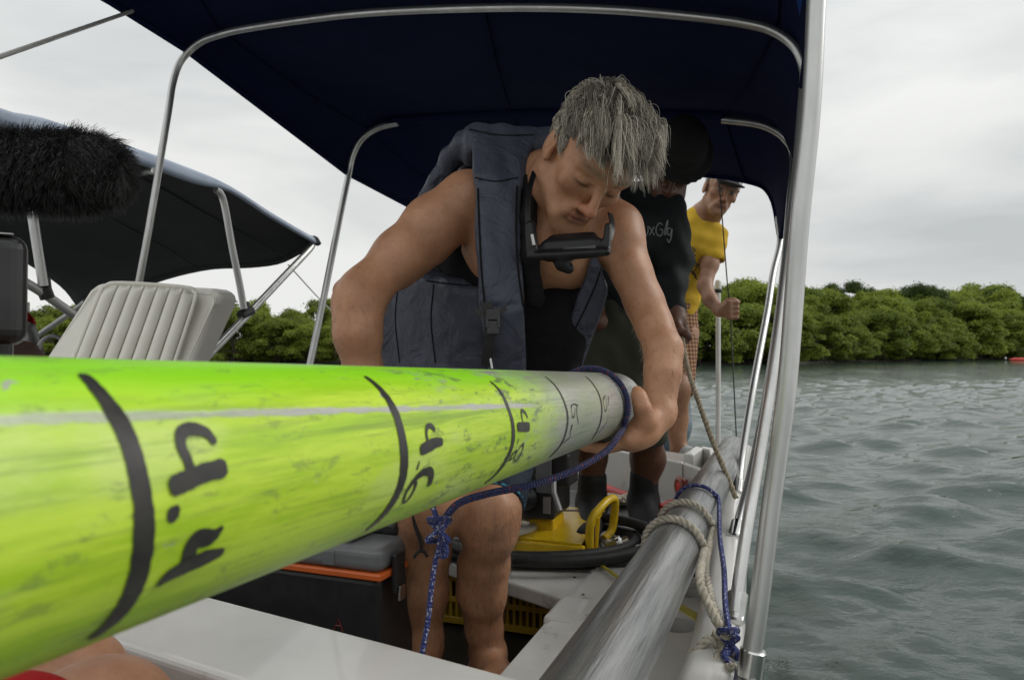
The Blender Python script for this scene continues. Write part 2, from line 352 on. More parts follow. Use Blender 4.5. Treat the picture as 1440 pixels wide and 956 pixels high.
def tree_meshes(seed, h, wd, mt, low=.12, leaf=.105, per=850, nb=60, flat=.55):
    g = np.random.default_rng(seed); blobs = []
    for i in range(nb):
        a = g.uniform(0, 6.28); t = g.uniform(0, 1); hh = h*(low+(1-low-.12)*t)
        prof = math.sin(math.pi*min(1, .32+.62*t))**.7
        rr = wd*.5*prof*math.sqrt(g.uniform(.25, 1)); r = g.uniform(.28, 1.15)*(.125*wd)
        blobs.append(((rr*math.cos(a), rr*math.sin(a), hh+g.normal()*.12), r))
    crown = leaf_mesh('crown', blobs, per, leaf, mt, seed+1)
    mb = MB(); base = np.array([0, 0, -.4])
    top = np.array([g.normal()*.3, g.normal()*.3, h*.6]); tube(mb, crom([base, (base+top)/2+g.normal(size=3)*.2, top], 4), np.linspace(.16, .06, 9), 7)
    for i in range(9):
        c, r = blobs[g.integers(nb)]; s = base+(top-base)*g.uniform(.1, .8); tube(mb, crom([s, (s+c)/2+g.normal(size=3)*.25, c], 3), np.linspace(.07, .02, 7), 5)
    for i in range(8):
        a = g.uniform(0, 6.28); tube(mb, crom([[0, 0, .9+g.uniform(-.3, .3)], [.7*math.cos(a), .7*math.sin(a), .6], [1.3*math.cos(a), 1.3*math.sin(a), -.5]], 3), .04, 5)
    t = mb.build('trunk', M['bark'], origin=(0, 0, 0)); tm = t.data; bpy.data.objects.remove(t)
    return crown, tm
VAR = [tree_meshes(10+i, 5.2+.5*(i % 3), 6.6+.6*(i % 2), M['leaf'], low=.06) for i in range(4)]
VARD = [tree_meshes(40+i, 8.2, 10.0, M['leaf_d'], low=.12, nb=80) for i in range(2)]
def plant_tree(cm, tm, loc, sc, rz, label, name='mangrove_tree', group=None):
    e = bpy.data.objects.new(name, None); link(e, None, loc); e.rotation_euler = (0, 0, rz); e.scale = sc
    tag(e, label, 'tree', group)
    for nm, me in (('trunk', tm), ('crown', cm)):
        c = bpy.data.objects.new(nm, me); col.objects.link(c); c.parent = e
    return e
g = np.random.default_rng(5)
x = -46.
while x < 100:
    y = shore_y(x)
    for row in range(4):
        if row and g.uniform() < .2: continue
        k = g.integers(4); s_ = g.uniform(.82, 1.12)*(1+.10*row)*(.78 if x < -12 else 1)*(1+max(0, x-20)*.010)
        xx = x+g.normal()*.6+row*.9; yy = shore_y(xx)+1.4+row*4.2+g.normal()*.4
        plant_tree(*VAR[k], (xx, yy, .1), (s_, s_, s_*(.92 if row == 0 else 1.06)), g.uniform(0, 6.28), ('low mangrove at the waterline of the shore wood' if row == 0 else 'green mangrove behind the first row of the shore wood'), group=('mangroves along the waterline' if row == 0 else 'mangroves behind the waterline'))
    x += g.uniform(3.2, 4.4)*(1+max(0, x)*.006)
for (px, Y, h, lab) in ((1192, 98, 11.6, 'round dark tree standing above the shore wood, right of the nearest pole'), (1290, 112, 12.6, 'wide dark tree rising above the shore wood at right'), (1255, 118, 11.9, 'dark spreading tree left of the widest crown on the skyline'),
                        (1405, 135, 14.6, 'dark tree on the skyline above the mangroves at the right edge'), (1345, 135, 13.0, 'flat topped dark tree between the wide crown and the right edge'), (1050, 84, 8.6, 'small dark tree on the skyline beside the thin pole'), (1135, 90, 9.6, 'dark tree on the skyline just right of the thickest pole'),
                        (1230, 108, 11.0, 'dark tree filling the gap on the skyline right of the round tree')):
    c = W(px, 500, Y); sc = h/8.8
    plant_tree(*VARD[int(px) % 2], (c[0], Y, .5), (sc*.9, sc*.9, sc), px, lab, 'skyline_tree')
# a lone conifer on the left skyline
c = W(322, 500, 74)
t = thing('conifer_tree', 'lone dark conifer with tiered branches on the left skyline', 'tree', (c[0], 74, .3))
mb = MB(); tube(mb, [(c[0], 74, .3), (c[0], 74, 6.4)], [.12, .04], 6); mb.build('trunk', M['bark'], t)
V = []; A = []
bl = []
for k, hh in enumerate(np.linspace(4.2, 6.3, 6)):
    for j in range(7):
        a = j*.9+k; rr = 1.25*(1-.10*k); 
        for q in (.35, .7, 1): bl.append(((c[0]+rr*q*math.cos(a), 74+rr*q*math.sin(a), hh+.12*q), .24))
me = leaf_mesh('crown', bl, 160, .11, M['leaf_d'], 77); o = bpy.data.objects.new('crown', me); col.objects.link(o); o.parent = t; o.location = -np.array([c[0], 74, .3])
# tiny red kayak far right
c = Wz(1428, 506, .0); c = np.array([c[0], min(c[1], 105), 0]); c[0] = .712*c[1]
t = thing('kayak', 'tiny red kayak with a white spot far off by the shore', 'kayak', c)
mb = MB(); tube(mb, [c+[-1.4, 0, .15], c+[-.7, 0, .1], c+[.7, 0, .1], c+[1.4, 0, .15]], [.03, .28, .28, .03], 8); mb.build('hull', M['red'], t)
mb = MB(); lathe(mb, [(.02, 0), (.16, .1), (.15, .3), (.02, .4)], c+[-1.9, 0, .1], n=10); o = mb.build('buoy', M['gel'], None); tag(o, 'white mooring buoy beside the tiny red kayak', 'buoy')
def unit_(v): v = np.array(v, float); return v/np.linalg.norm(v)
# ================================================================ OUR BOAT
boat = thing('motorboat', 'open white motorboat we look along, with gear on its deck', 'boat', B(1.2, -.9, .22))
US = [3.45, 3.0, 2.3, 1.7, 1.0, .6, .2, -.3, -.8, -1.25]
VS = [-.135, -.13, -.12, -.085, -.06, -.085, -.16, -.33, -.58, -.88]
VC = -.9
us = np.linspace(3.45, -1.25, 60); vs = np.interp(-us, [-x for x in US], VS)
vs = np.convolve(np.pad(vs, 3, 'edge'), np.ones(7)/7, 'valid')
# outer skin, cap and inner wall as one lofted section each side
def side(sgn, name_skin):
    sec = []
    for u, v in zip(us, vs):
        hw = (v-VC)
        def P(dv, z): return B(u, VC+sgn*(hw+dv), z)
        sec.append([P(-.28*(1 if hw > .3 else hw/.3), -.25), P(-.06, .05), P(-.012, .40), P(.004, .52), P(.012, .555), P(.008, .572), P(-.010, .582), P(-.045, .582), P(-.062, .572), P(-.066, .555), P(-.072, .44), P(-.078, .419)])
    V = np.array(sec).reshape(-1, 3); k = 12; F = []
    for i in range(len(us)-1):
        for j in range(k-1):
            f = (i*k+j, i*k+j+1, (i+1)*k+j+1, (i+1)*k+j); F.append(f if sgn > 0 else f[::-1])
    return obj(name_skin, V, F, M['gel'], boat)
side(1, 'hull_side'); side(-1, 'hull_side')
# hull bottom + transom
V = []; F = []
for i, (u, v) in enumerate(zip(us, vs)):
    hw = v-VC; s_ = (1 if hw > .3 else hw/.3)
    V += [B(u, VC-hw+.28*s_, -.25), B(u, VC, -.4*s_), B(u, VC+hw-.28*s_, -.25)]
for i in range(len(us)-1): F += [(3*i, 3*i+1, 3*i+4, 3*i+3), (3*i+1, 3*i+2, 3*i+5, 3*i+4)]
obj('hull_bottom', V, F, M['gel'], boat)
mb = MB(); boxB(mb, 3.42, 3.49, -1.66, -.14, -.24, .50); bevel(mb.build('transom', M['gel'], boat, smooth=False), .01)
mb = MB(); boxB(mb, -.75, 3.42, -1.60, -.20, .12, .20); mb.build('floor', M['deck_floor'], boat, smooth=False)
# side deck with cup holes, inner vertical face
c0 = Wz(798, 845, .42); u_c, v_c = c0@EU, c0@EV
def poly_with_holes(uv_outer, holes, z, name, mt, thick=.02):
    import bmesh
    bm = bmesh.new(); edges = []
    def loop(pts):
        vs_ = [bm.verts.new(B(a, b, z)) for a, b in pts]
        return [bm.edges.new((vs_[i], vs_[(i+1) % len(vs_)])) for i in range(len(vs_))], vs_
    e, _ = loop(uv_outer); edges += e; hv = []
    for (hu, hv_, r) in holes:
        e, v_ = loop([(hu+r*math.cos(t), hv_+r*math.sin(t)) for t in np.linspace(0, 2*math.pi, 28, endpoint=False)]); edges += e; hv.append(v_)
    bmesh.ops.triangle_fill(bm, edges=edges, use_beauty=True, normal=(0, 0, 1))
    for v_ in hv:
        lo = [bm.verts.new(v.co+Vector((0, 0, -.09))) for v in v_]; n_ = len(v_)
        for i in range(n_): bm.faces.new((v_[i], v_[(i+1) % n_], lo[(i+1) % n_], lo[i]))
        bm.faces.new(lo)
    bmesh.ops.recalc_face_normals(bm, faces=bm.faces)
    V = [tuple(v.co) for v in bm.verts]; bm.verts.index_update(); F = [[v.index for v in f.verts] for f in bm.faces]
    bm.free(); return obj(name, V, F, mt, boat, smooth=False)
h1 = Wz(965, 832, .42); h2 = Wz(950, 878, .42)
ud = np.linspace(3.0, -.3, 24); vo = np.interp(-ud, -us[::1], vs)-.07
outer = [(a, b) for a, b in zip(ud, vo)] + [(-.3, v_c-.02), (u_c-.12, v_c), (3.0, v_c)]
poly_with_holes(outer, [(h1@EU, h1@EV, .040), (h2@EU, h2@EV, .045)], .42, 'side_deck', M['gel_grime'])
mb = MB(); boxB(mb, -.28, 3.0, v_c-.012, v_c+.004, .20, .414); mb.build('side_deck_face', M['gel_grime'], boat, smooth=False)
mb = MB(); boxB(mb, u_c-.13, u_c+.02, v_c-.02, v_c+.05, .385, .428); bevel(mb.build('deck_lip', M['gel'], boat, smooth=False), .012)
# platform
p0 = Wz(798, 846, .40); p1 = Wz(640, 796, .40); p2 = B(p1@EU+.28, -1.45, .40)
pts = [p0[:2], B(3.0, v_c-.001, 0)[:2], B(3.0, -1.6, 0)[:2], B(p2@EU, -1.6, 0)[:2], p2[:2], p1[:2]][::-1]
mb = MB(); prism(mb, pts, .365, .405); bevel(mb.build('deck_platform', M['gel_grime'], boat, smooth=False), .008)
# seam lines on the platform
mb = MB(); a = Wz(798, 842, .409); b = Wz(852, 796, .409); tube(mb, [a, (a+b)/2, b], .003, 6); mb.build('deck_seam', M['black_rubber'], boat)
# near bench
q = [Wz(120, 790, .65), Wz(300, 838, .65), Wz(560, 905, .65), Wz(760, 958.7, .65), Wz(900, 998, .65), Wz(560, 1034, .65), Wz(330, 956, .65), Wz(138, 893, .65)]
qp = [x[:2] for x in q][::-1]
cen = np.mean(qp, 0)
mb = MB(); prism(mb, qp, .202, .65); bevel(mb.build('bench', M['gel'], boat, smooth=False), .010, 4, 50)
# stern bulkhead / seat
A0 = Wz(820, 624, .58); A1 = Wz(960, 650, .58); A2 = Wz(1004, 668, .575)
d = np.array([EU[0], EU[1], 0])
def wall(mb, a, b, th, z0, z1):
    n_ = d*th; box8(mb, [(*a[:2], z0), (*b[:2], z0), (*(b+n_)[:2], z0), (*(a+n_)[:2], z0), (*a[:2], z1), (*b[:2], z1), (*(b+n_)[:2], z1), (*(a+n_)[:2], z1)])
mb = MB(); wall(mb, A0, A1, .035, .40, .58); bevel(mb.build('stern_bulkhead', M['gel'], boat, smooth=False), .008)
mb = MB(); wall(mb, A1+[.002, 0, 0], A2, .035, .40, .58); bevel(mb.build('stern_bulkhead', M['gel'], boat, smooth=False), .008)
a3 = Wz(700, 600, .58)
mb = MB(); wall(mb, a3, A0-[.002, 0, 0], .035, .40, .58); bevel(mb.build('stern_bulkhead', M['gel'], boat, smooth=False), .008)
mb = MB(); wall(mb, A0+d*.04, A1+d*.04, .42, .42, .545); bevel(mb.build('stern_seat', M['gel'], boat, smooth=False), .01)
# raised white rim beside the seat
mb = MB()
for (pa, pb2) in (((968, 640), (984, 629)), ((984, 629), (1004, 633)), ((1004, 633), (1010, 656)), ((1010, 656), (1000, 667))):
    a_, b_ = Wz(*pa, .585), Wz(*pb2, .585); dn_ = unit_([-(b_-a_)[1], (b_-a_)[0], 0])*.022
    box8(mb, [(*(a_-dn_)[:2], .50), (*(b_-dn_)[:2], .50), (*(b_+dn_)[:2], .50), (*(a_+dn_)[:2], .50), (*(a_-dn_)[:2], .590), (*(b_-dn_)[:2], .590), (*(b_+dn_)[:2], .590), (*(a_+dn_)[:2], .590)])
bevel(mb.build('stern_rim', M['gel'], boat, smooth=False), .008)
# port side bits behind the pipe
mb = MB(); boxB(mb, -.3, 3.0, -1.63, -1.35, .38, .44); bevel(mb.build('side_deck', M['gel_grime'], boat, smooth=False), .01)
# fittings
fc = Wz(965, 684, .47); ax = -np.array([.85, .5, 0])
ax = -np.array([-(A2-A1)[1], (A2-A1)[0], 0]); ax /= np.linalg.norm(ax)
if ax[1] > 0: ax = -ax
A_ = A1+(A2-A1)*.15; fcn = W(961, 684, A_[1]-.01)
t = MB(); e1 = np.array([ax[1], -ax[0], 0]); 
box8(t, [fcn+e1*a*.045+np.array([0, 0, b_*.035])+ax*c_ for c_ in (0,) for (a, b_) in ((-1, -1), (1, -1), (1, 1), (-1, 1))]+[fcn+e1*a*.045+np.array([0, 0, b_*.035])+ax*.012 for (a, b_) in ((-1, -1), (1, -1), (1, 1), (-1, 1))])
M['fitting'] = mat('brown_fitting', (.32, .09, .06), .4, (.26, .07, .05), 30, bump=.1)
fit = bevel(t.build('drain_fitting', M['fitting'], boat, smooth=False), .008)
t = MB(); ring = [fcn+ax*.018+.030*(math.cos(q_)*e1+math.sin(q_)*np.array([0, 0, 1])) for q_ in np.linspace(0, 2*math.pi, 24, endpoint=False)]; tube(t, ring, .007, 8, closed=True); t.build('fitting_ring', M['fitting'], fit)
t = MB(); lathe(t, [(.024, 0), (.022, .008), (.004, .010)], fcn+ax*.012, ax, 18); t.build('fitting_plug', M['red'], fit)
# small black bracket and rod holder on the side deck
c = Wz(1002, 757, .50); t = MB(); boxB(t, c@EU-.02, c@EU+.025, c@EV-.03, c@EV+.03, .49, .515); bk = bevel(t.build('cleat_bracket', M['black_plastic'], boat, smooth=False), .003)
t = MB(); lathe(t, [(.006, 0), (.006, .004)], B(c@EU, c@EV, .514), n=10); t.build('screw', M['steel'], bk)
c = Wz(983, 795, .46); t = MB(); tube(t, [B(c@EU, c@EV-.05, .455), B(c@EU, c@EV+.04, .455)], .024, 14); hh = t.build('rod_socket', M['black_rubber'], boat)
t = MB(); lathe(t, [(.010, 0), (.010, .006)], B(c@EU, c@EV+.04, .455), EV, 10); t.build('socket_cap', M['red'], hh)
# eye / strap anchor: small black loop near the knot
c = Wz(1003, 888, .56); t = MB(); tube(t, crom([B(c@EU-.02, c@EV-.025, .545), B(c@EU-.02, c@EV+.01, .57), B(c@EU+.02, c@EV+.012, .57), B(c@EU+.02, c@EV-.02, .545)], 5), .005, 8); t.build('pad_eye', M['black_plastic'], boat)

# ================================================================ SUN CANOPY over our boat
can = thing('sun_canopy', 'navy blue fabric sun canopy on bent metal tubes over our boat', 'canopy', B(2.1, -.9, .58))
rows = {
 1.42: [(155, 0), (172, -22), (225, -45), (330, -62), (520, -90), (760, -100), (1000, -84), (1100, -58), (1136, -20), (1141, 34)],
 1.66: [(262, 68), (272, 52), (296, 41), (340, 31), (520, 5), (760, -4), (1000, 11), (1092, 31), (1124, 66), (1130, 120)],
 2.56: [(488, 242), (495, 214), (512, 190), (545, 167), (640, 160), (760, 155), (900, 155), (1018, 159), (1085, 172), (1119, 232)],
 3.10: [(578, 290), (592, 285), (610, 268), (645, 250), (720, 238), (800, 236), (955, 243), (1048, 254), (1083, 274), (1097, 338)]}
R3 = {u: np.array([Wu(px, py, u) for px, py in pp]) for u, pp in rows.items()}
R3[.85] = R3[1.42]-EU*.57+np.array([0, 0, .02])  # unseen front reach, lengthened to tune the shade underneath
ks = sorted(R3)
fine = {k: crom(R3[k], 6) for k in ks}
allr = []
for a, b_ in zip(ks[:-1], ks[1:]):
    n_ = max(2, int((b_-a)/.09))
    for i in range(n_):
        t_ = i/n_; p_ = fine[a]*(1-t_)+fine[b_]*t_
        wv = np.linspace(0, 1, len(p_))
        sag = .022*math.sin(math.pi*t_)*np.sin(math.pi*wv)**.5*(1 if b_-a > .4 else .3)
        p_ = p_.copy(); p_[:, 2] -= sag; allr.append(p_)
allr.append(fine[ks[-1]])
G = np.array(allr); n1, n2 = G.shape[:2]
V = G.reshape(-1, 3); F = [(i*n2+j, i*n2+j+1, (i+1)*n2+j+1, (i+1)*n2+j) for i in range(n1-1) for j in range(n2-1)]
cf = obj('canopy_fabric', V, F, M['navy'], can); s_ = cf.modifiers.new('thick', 'SOLIDIFY'); s_.thickness = .004; s_.offset = 1
# hems
for k_, jj in (('hem', 0), ('hem', n2-1)):
    mb = MB(); tube(mb, G[:, jj]+np.array([0, 0, -.006]), .010, 8); mb.build(k_, M['navy'], can)
mb = MB(); tube(mb, G[-1]+np.array([0, 0, -.004]), .009, 8); mb.build('hem', M['navy'], can)
# seams across and along the cloth
for jj in (14, 28, 42):
    mb = MB(); P_ = G[:, jj]+np.array([0, 0, -.004]); tube(mb, P_, .0035, 6); mb.build('seam', M['navy'], can)
tr = .0125
# outer cloth past the right edge; its daylight is put into a brighter blue
fo = [(1112, -40, 1.35), (1121, 5, 1.50), (1127, 40, 1.60), (1131, 75, 1.68), (1131, 112, 1.76)]; fi = [(1126, -40, 1.35), (1130, 8, 1.50), (1134, 45, 1.60), (1134, 80, 1.68), (1132, 114, 1.76)]
Vf = [Wu(*q_) for q_ in fo]+[Wu(*q_)+EV*.03 for q_ in fi]; n_ = len(fo)
o = obj('side_flap', Vf, [(i, i+1, n_+i+1, n_+i) for i in range(n_-1)], fabric('daylit_navy_canvas', (.03, .10, .42), (.03, .12, .55), .35, (.025, .08, .36)), can); s_ = o.modifiers.new('thick', 'SOLIDIFY'); s_.thickness = .003
def bowtube(name, pts, r=tr, mt='alu'):
    mb = MB(); tube(mb, pts, r, 14); return mb.build(name, M[mt], can)
# bow 1
lo = np.array([0, 0, -.014])
b1 = [Wu(176, 500, 1.60), Wu(190, 420, 1.60), Wu(205, 340, 1.60), Wu(222, 240, 1.61), Wu(237, 150, 1.63), Wu(243, 112, 1.64), Wu(252, 84, 1.65), Wu(266, 66, 1.66), Wu(284, 52, 1.66), Wu(305, 44, 1.66), Wu(340, 35, 1.66), Wu(430, 21, 1.66), Wu(520, 11, 1.66), Wu(640, 5, 1.66), Wu(760, 3, 1.66), Wu(880, 7, 1.66), Wu(1000, 18, 1.66), Wu(1060, 27, 1.66), Wu(1088, 36, 1.66), Wu(1110, 50, 1.66), Wu(1124, 68, 1.66)]
b1 = [p_+lo for p_ in b1]
base = Wz(1033, 868, .58)
low = Wu(152, 640, 1.60); b1 = [low]+b1+[Wu(1131, 95, 1.66)+lo, Wu(1129, 140, 1.65), Wu(1120, 250, 1.60), Wu(1110, 340, 1.55), Wu(1098, 440, 1.49), Wu(1084, 540, 1.42), Wu(1068, 640, 1.35), Wu(1050, 745, 1.265), base+[0, 0, .008]]
bowtube('bow_tube', crom(b1, 6), .0104)
# bow 2
low = Wu(418, 600, 2.38); base2 = Wz(1033, 752, .58)
b2l = [low, Wu(435, 512, 2.42), Wu(452, 430, 2.46), Wu(478, 300, 2.53), Wu(490, 242, 2.56), Wu(496, 215, 2.56), Wu(508, 192, 2.56), Wu(530, 176, 2.56), Wu(560, 168, 2.56)]
bowtube('bow_tube', crom([p_+lo for p_ in b2l], 6), .0135)
b2r = [Wu(1015, 163, 2.56), Wu(1060, 168, 2.56), Wu(1085, 176, 2.56), Wu(1104, 190, 2.56), Wu(1116, 215, 2.56), Wu(1111, 280, 2.5), Wu(1102, 380, 2.35), Wu(1089, 480, 2.2), Wu(1071, 590, 2.0), Wu(1052, 679, 1.86), base2+[0, 0, .008]]
bowtube('bow_tube', crom([p_+lo for p_ in b2r], 6), .0125)
mb = MB(); pp = [p_+[0, 0, -.012] for p_ in R3[2.56][3:8]]; tube(mb, crom(pp, 5), .019, 10); mb.build('tube_sleeve', M['navy'], can)
# bow 3
base3 = Wz(1037, 690, .58)
b3 = [Wu(1094, 300, 3.1), Wu(1097, 336, 3.06), Wu(1087, 380, 2.95), Wu(1079, 432, 2.8), Wu(1060, 533, 2.55), Wu(1044, 630, 2.4), base3+[0, 0, .008]]
bowtube('bow_tube', crom([p_+lo for p_ in b3], 5), .0125)
# thick near pole
pb = Wz(1053, 956, .58); ptop = W(1151, -30, .93)
bowtube('near_pole', crom([pb+[0, 0, .01], W(1066, 860, .925), W(1086, 700, .93), W(1107, 540, .93), W(1124, 320, .93), W(1140, 160, .93), W(1148, 0, .93), W(1151, -120, .93), W(1152, -400, .93)], 6), 0.0124)
# ferrules, hinge bases
for bb, nx_ in ((base, Wu(1050, 745, 1.265)), (base2, Wu(1052, 679, 1.86)), (base3, Wu(1044, 630, 2.4)), (pb, W(1066, 860, .925))):
    mb = MB(); u_, v_ = bb@EU, bb@EV
    boxB(mb, u_-.024, u_+.024, v_-.018, v_+.014, .578, .585); lathe(mb, [(.0160, 0), (.0165, .044), (.0145, .046)], bb-[0, 0, .006], nx_-bb, n=16)
    o = mb.build('tube_socket', M['steel'], can, auto=35)
# forward stay: thin strap to the bow
mb = MB(); tube(mb, [Wu(186, 16, 1.45), W(-40, 94, 1.3), W(-420, 225, .9)], .0052, 8); mb.build('stay_line', M['gel'], can)

# ================================================================ GREEN BARREL (foreground)
PA = np.array([-.1849, .2774, .9413]); PD = np.array([.3451, 1, -.033]); PD /= np.linalg.norm(PD); PR = .0574
def pipe_mat():
    m, N, L, p = nodes('green_paint_on_aluminium'); tc = N.new('ShaderNodeTexCoord')
    def mth(op, a, b=None, c=None, cl=False):
        n = N.new('ShaderNodeMath'); n.operation = op; n.use_clamp = cl
        for i, x in enumerate((a, b, c)):
            if x is None: continue
            if isinstance(x, (int, float)): n.inputs[i].default_value = x
            else: L.new(x, n.inputs[i])
        return n.outputs[0]
    uv = N.new('ShaderNodeUVMap'); sp = N.new('ShaderNodeSeparateXYZ'); L.new(uv.outputs[0], sp.inputs[0])
    S, TH = sp.outputs[0], sp.outputs[1]     # metres along, turns (0..1) around; .25 = straight up
    def noise(sc, stretch, det=5, rough=.6, dist=0):
        mp = N.new('ShaderNodeMapping'); mp.inputs['Scale'].default_value = stretch; L.new(tc.outputs['Object'], mp.inputs[0])
        n = N.new('ShaderNodeTexNoise'); n.inputs['Scale'].default_value = sc; n.inputs['Detail'].default_value = det; n.inputs['Roughness'].default_value = rough; n.inputs['Distortion'].default_value = dist; L.new(mp.outputs[0], n.inputs[0]); return n.outputs[0]
    def ramp(f, a, b, smooth=True):
        n = N.new('ShaderNodeMapRange'); n.interpolation_type = 'SMOOTHSTEP' if smooth else 'LINEAR'; n.inputs[1].default_value = a; n.inputs[2].default_value = b; L.new(f, n.inputs[0]); return n.outputs[0]
    def mixc(f, a, b):
        x = N.new('ShaderNodeMix'); x.data_type = 'RGBA'
        if isinstance(f, float): x.inputs[0].default_value = f
        else: L.new(f, x.inputs[0])
        for i, c in ((6, a), (7, b)):
            if isinstance(c, tuple): x.inputs[i].default_value = (*c, 1)
            else: L.new(c, x.inputs[i])
        return x.outputs[2]
    n1 = noise(60, (1, 1, .10), 6, .7); n2 = noise(16, (1, 1, .40), 6, .6); n3 = noise(210, (1, 1, .045), 5, .7)
    # sprayed yellow-green body; top and underside greens partly hold painted-in light and shade
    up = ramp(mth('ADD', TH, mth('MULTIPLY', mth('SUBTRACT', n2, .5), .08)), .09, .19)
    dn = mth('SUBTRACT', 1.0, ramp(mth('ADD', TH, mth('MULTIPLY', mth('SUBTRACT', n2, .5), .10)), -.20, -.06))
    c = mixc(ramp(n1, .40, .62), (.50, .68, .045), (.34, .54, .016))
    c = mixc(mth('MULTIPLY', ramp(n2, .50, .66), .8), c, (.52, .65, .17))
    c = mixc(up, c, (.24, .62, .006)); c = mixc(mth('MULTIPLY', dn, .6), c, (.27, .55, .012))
    c = mixc(mth('MULTIPLY', ramp(n3, .52, .66), .5), c, (.24, .36, .04))
    c = mixc(mth('MULTIPLY', ramp(noise(30, (1, 1, .03), 7, .75), .56, .62), .55), c, (.16, .26, .03))
    # dark scuffs
    n4 = noise(70, (1, 1, .40), 9, .8, .4); sc = mth('MULTIPLY', ramp(n4, .55, .60), mth('MULTIPLY_ADD', ramp(S, .1, .5), .5, .4)); c = mixc(sc, c, (.10, .15, .06))
    # scraped metal
    n5 = noise(60, (1, 1, .6), 8, .7); n6 = noise(9, (1, 1, .25), 6, .7)
    endm = ramp(mth('ADD', S, mth('MULTIPLY', mth('SUBTRACT', n6, .5), .45)), .42, .62)
    line = mth('ABSOLUTE', mth('SUBTRACT', TH, mth('ADD', mth('MULTIPLY_ADD', S, LINE_K, LINE_0), mth('MULTIPLY', mth('SUBTRACT', n6, .5), .008))))
    lw = mth('MULTIPLY_ADD', n5, .020, -.0035)
    scr = mth('MULTIPLY', mth('SUBTRACT', 1.0, ramp(mth('SUBTRACT', line, lw), -.004, .002)), mth('SUBTRACT', 1.0, ramp(S, .46, .52)))
    chips = ramp(noise(75, (1, 1, .6), 6, .7), .675, .69)
    topm = ramp(mth('ADD', TH, mth('MULTIPLY', mth('SUBTRACT', n6, .5), .03)), .232, .25)
    worn = mth('MULTIPLY', ramp(noise(22, (1, 1, .35), 9, .78), .54, .66), ramp(mth('ADD', S, mth('MULTIPLY', TH, 1.0)), .26, .52))
    mm = mth('MAXIMUM', mth('MAXIMUM', mth('MAXIMUM', endm, scr), mth('MAXIMUM', chips, topm)), worn, cl=True)
    metal = mixc(n1, (.44, .44, .41), (.62, .615, .57)); metal = mixc(mth('MULTIPLY', ramp(n3, .5, .66), .5), metal, (.22, .22, .21))
    tint = mth('MULTIPLY', mth('MULTIPLY', ramp(n2, .4, .6), .35), mth('SUBTRACT', 1.0, ramp(S, .8, 1.2)))
    metal = mixc(tint, metal, (.35, .50, .16))
    L.new(mixc(mm, c, metal), p.inputs['Base Color'])
    L.new(mth('MULTIPLY', mm, .62), p.inputs['Metallic'])
    rr = mth('MULTIPLY_ADD', n3, .22, .26); L.new(rr, p.inputs['Roughness'])
    b = N.new('ShaderNodeBump'); b.inputs['Strength'].default_value = .35; b.inputs['Distance'].default_value = .0012
    L.new(mth('ADD', mth('MULTIPLY', n3, .5), mth('SUBTRACT', mth('MULTIPLY', noise(160, (1, 1, .8), 3), .5), mth('MULTIPLY', mm, .4))), b.inputs['Height']); L.new(b.outputs[0], p.inputs['Normal'])
    return m
def pframe(D):
    side_ = np.cross(D, [0, 0, 1.]); side_ /= np.linalg.norm(side_); upv = np.cross(side_, D); return side_, upv
ps, pu = pframe(PD)       # ps points to the camera's right side of the pipe
def PC(s, th, r=PR): a = 2*math.pi*th; return PA+PD*s+r*(math.cos(a)*ps+math.sin(a)*pu)
def pipe_mesh(name, A, D, r, s0, s1, mt, parent, ns=60, nt=96, wall=.003):
    sd_, uv_ = pframe(D); V = []; U = []; F = []
    for i in range(ns+1):
        s = s0+(s1-s0)*i/ns
        for k in range(nt+1):
            th = -.40+k/nt; a = 2*math.pi*th
            V.append(A+D*s+r*(math.cos(a)*sd_+math.sin(a)*uv_)); U.append((s, th))
    for i in range(ns):
        for k in range(nt): a = i*(nt+1)+k; F.append((a, a+nt+1, a+nt+2, a+1))
    o = obj(name, V, F, mt, parent, origin=A, uv=U)
    # rotate data so that local Z runs along the pipe (for stretched noise)
    rot = Matrix((tuple(-sd_), tuple(uv_), tuple(D)))      # world->local
    o.data.transform(rot.to_4x4()); o.rotation_euler = rot.transposed().to_euler()
    so = o.modifiers.new('wall', 'SOLIDIFY'); so.thickness = wall; so.offset = -1
    return o
def hitpipe(px, py, r=PR):
    d_ = ray(px, py); d_ = d_/np.linalg.norm(d_); o_ = CAM-PA; dp = d_-PD*(d_@PD); op = o_-PD*(o_@PD)
    a = dp@dp; b = 2*dp@op; c = op@op-r*r; disc = b*b-4*a*c
    if disc < 0: disc = 0
    t_ = (-b-math.sqrt(disc))/(2*a); P = CAM+d_*t_; s = (P-PA)@PD; q_ = P-PA-PD*s; return s, math.atan2(q_@pu, q_@ps)/(2*math.pi)
_a, _b = hitpipe(0, 591), hitpipe(700, 571); LINE_K = (_b[1]-_a[1])/(_b[0]-_a[0]); LINE_0 = _a[1]-LINE_K*_a[0]
PEND = 1.17
gp = thing('green_pipe', 'long metal pipe spray painted lime green with black depth marks', 'pipe', PA)
pipe_mesh('pipe_barrel', PA, PD, PR, -1.1, PEND, pipe_mat(), gp)
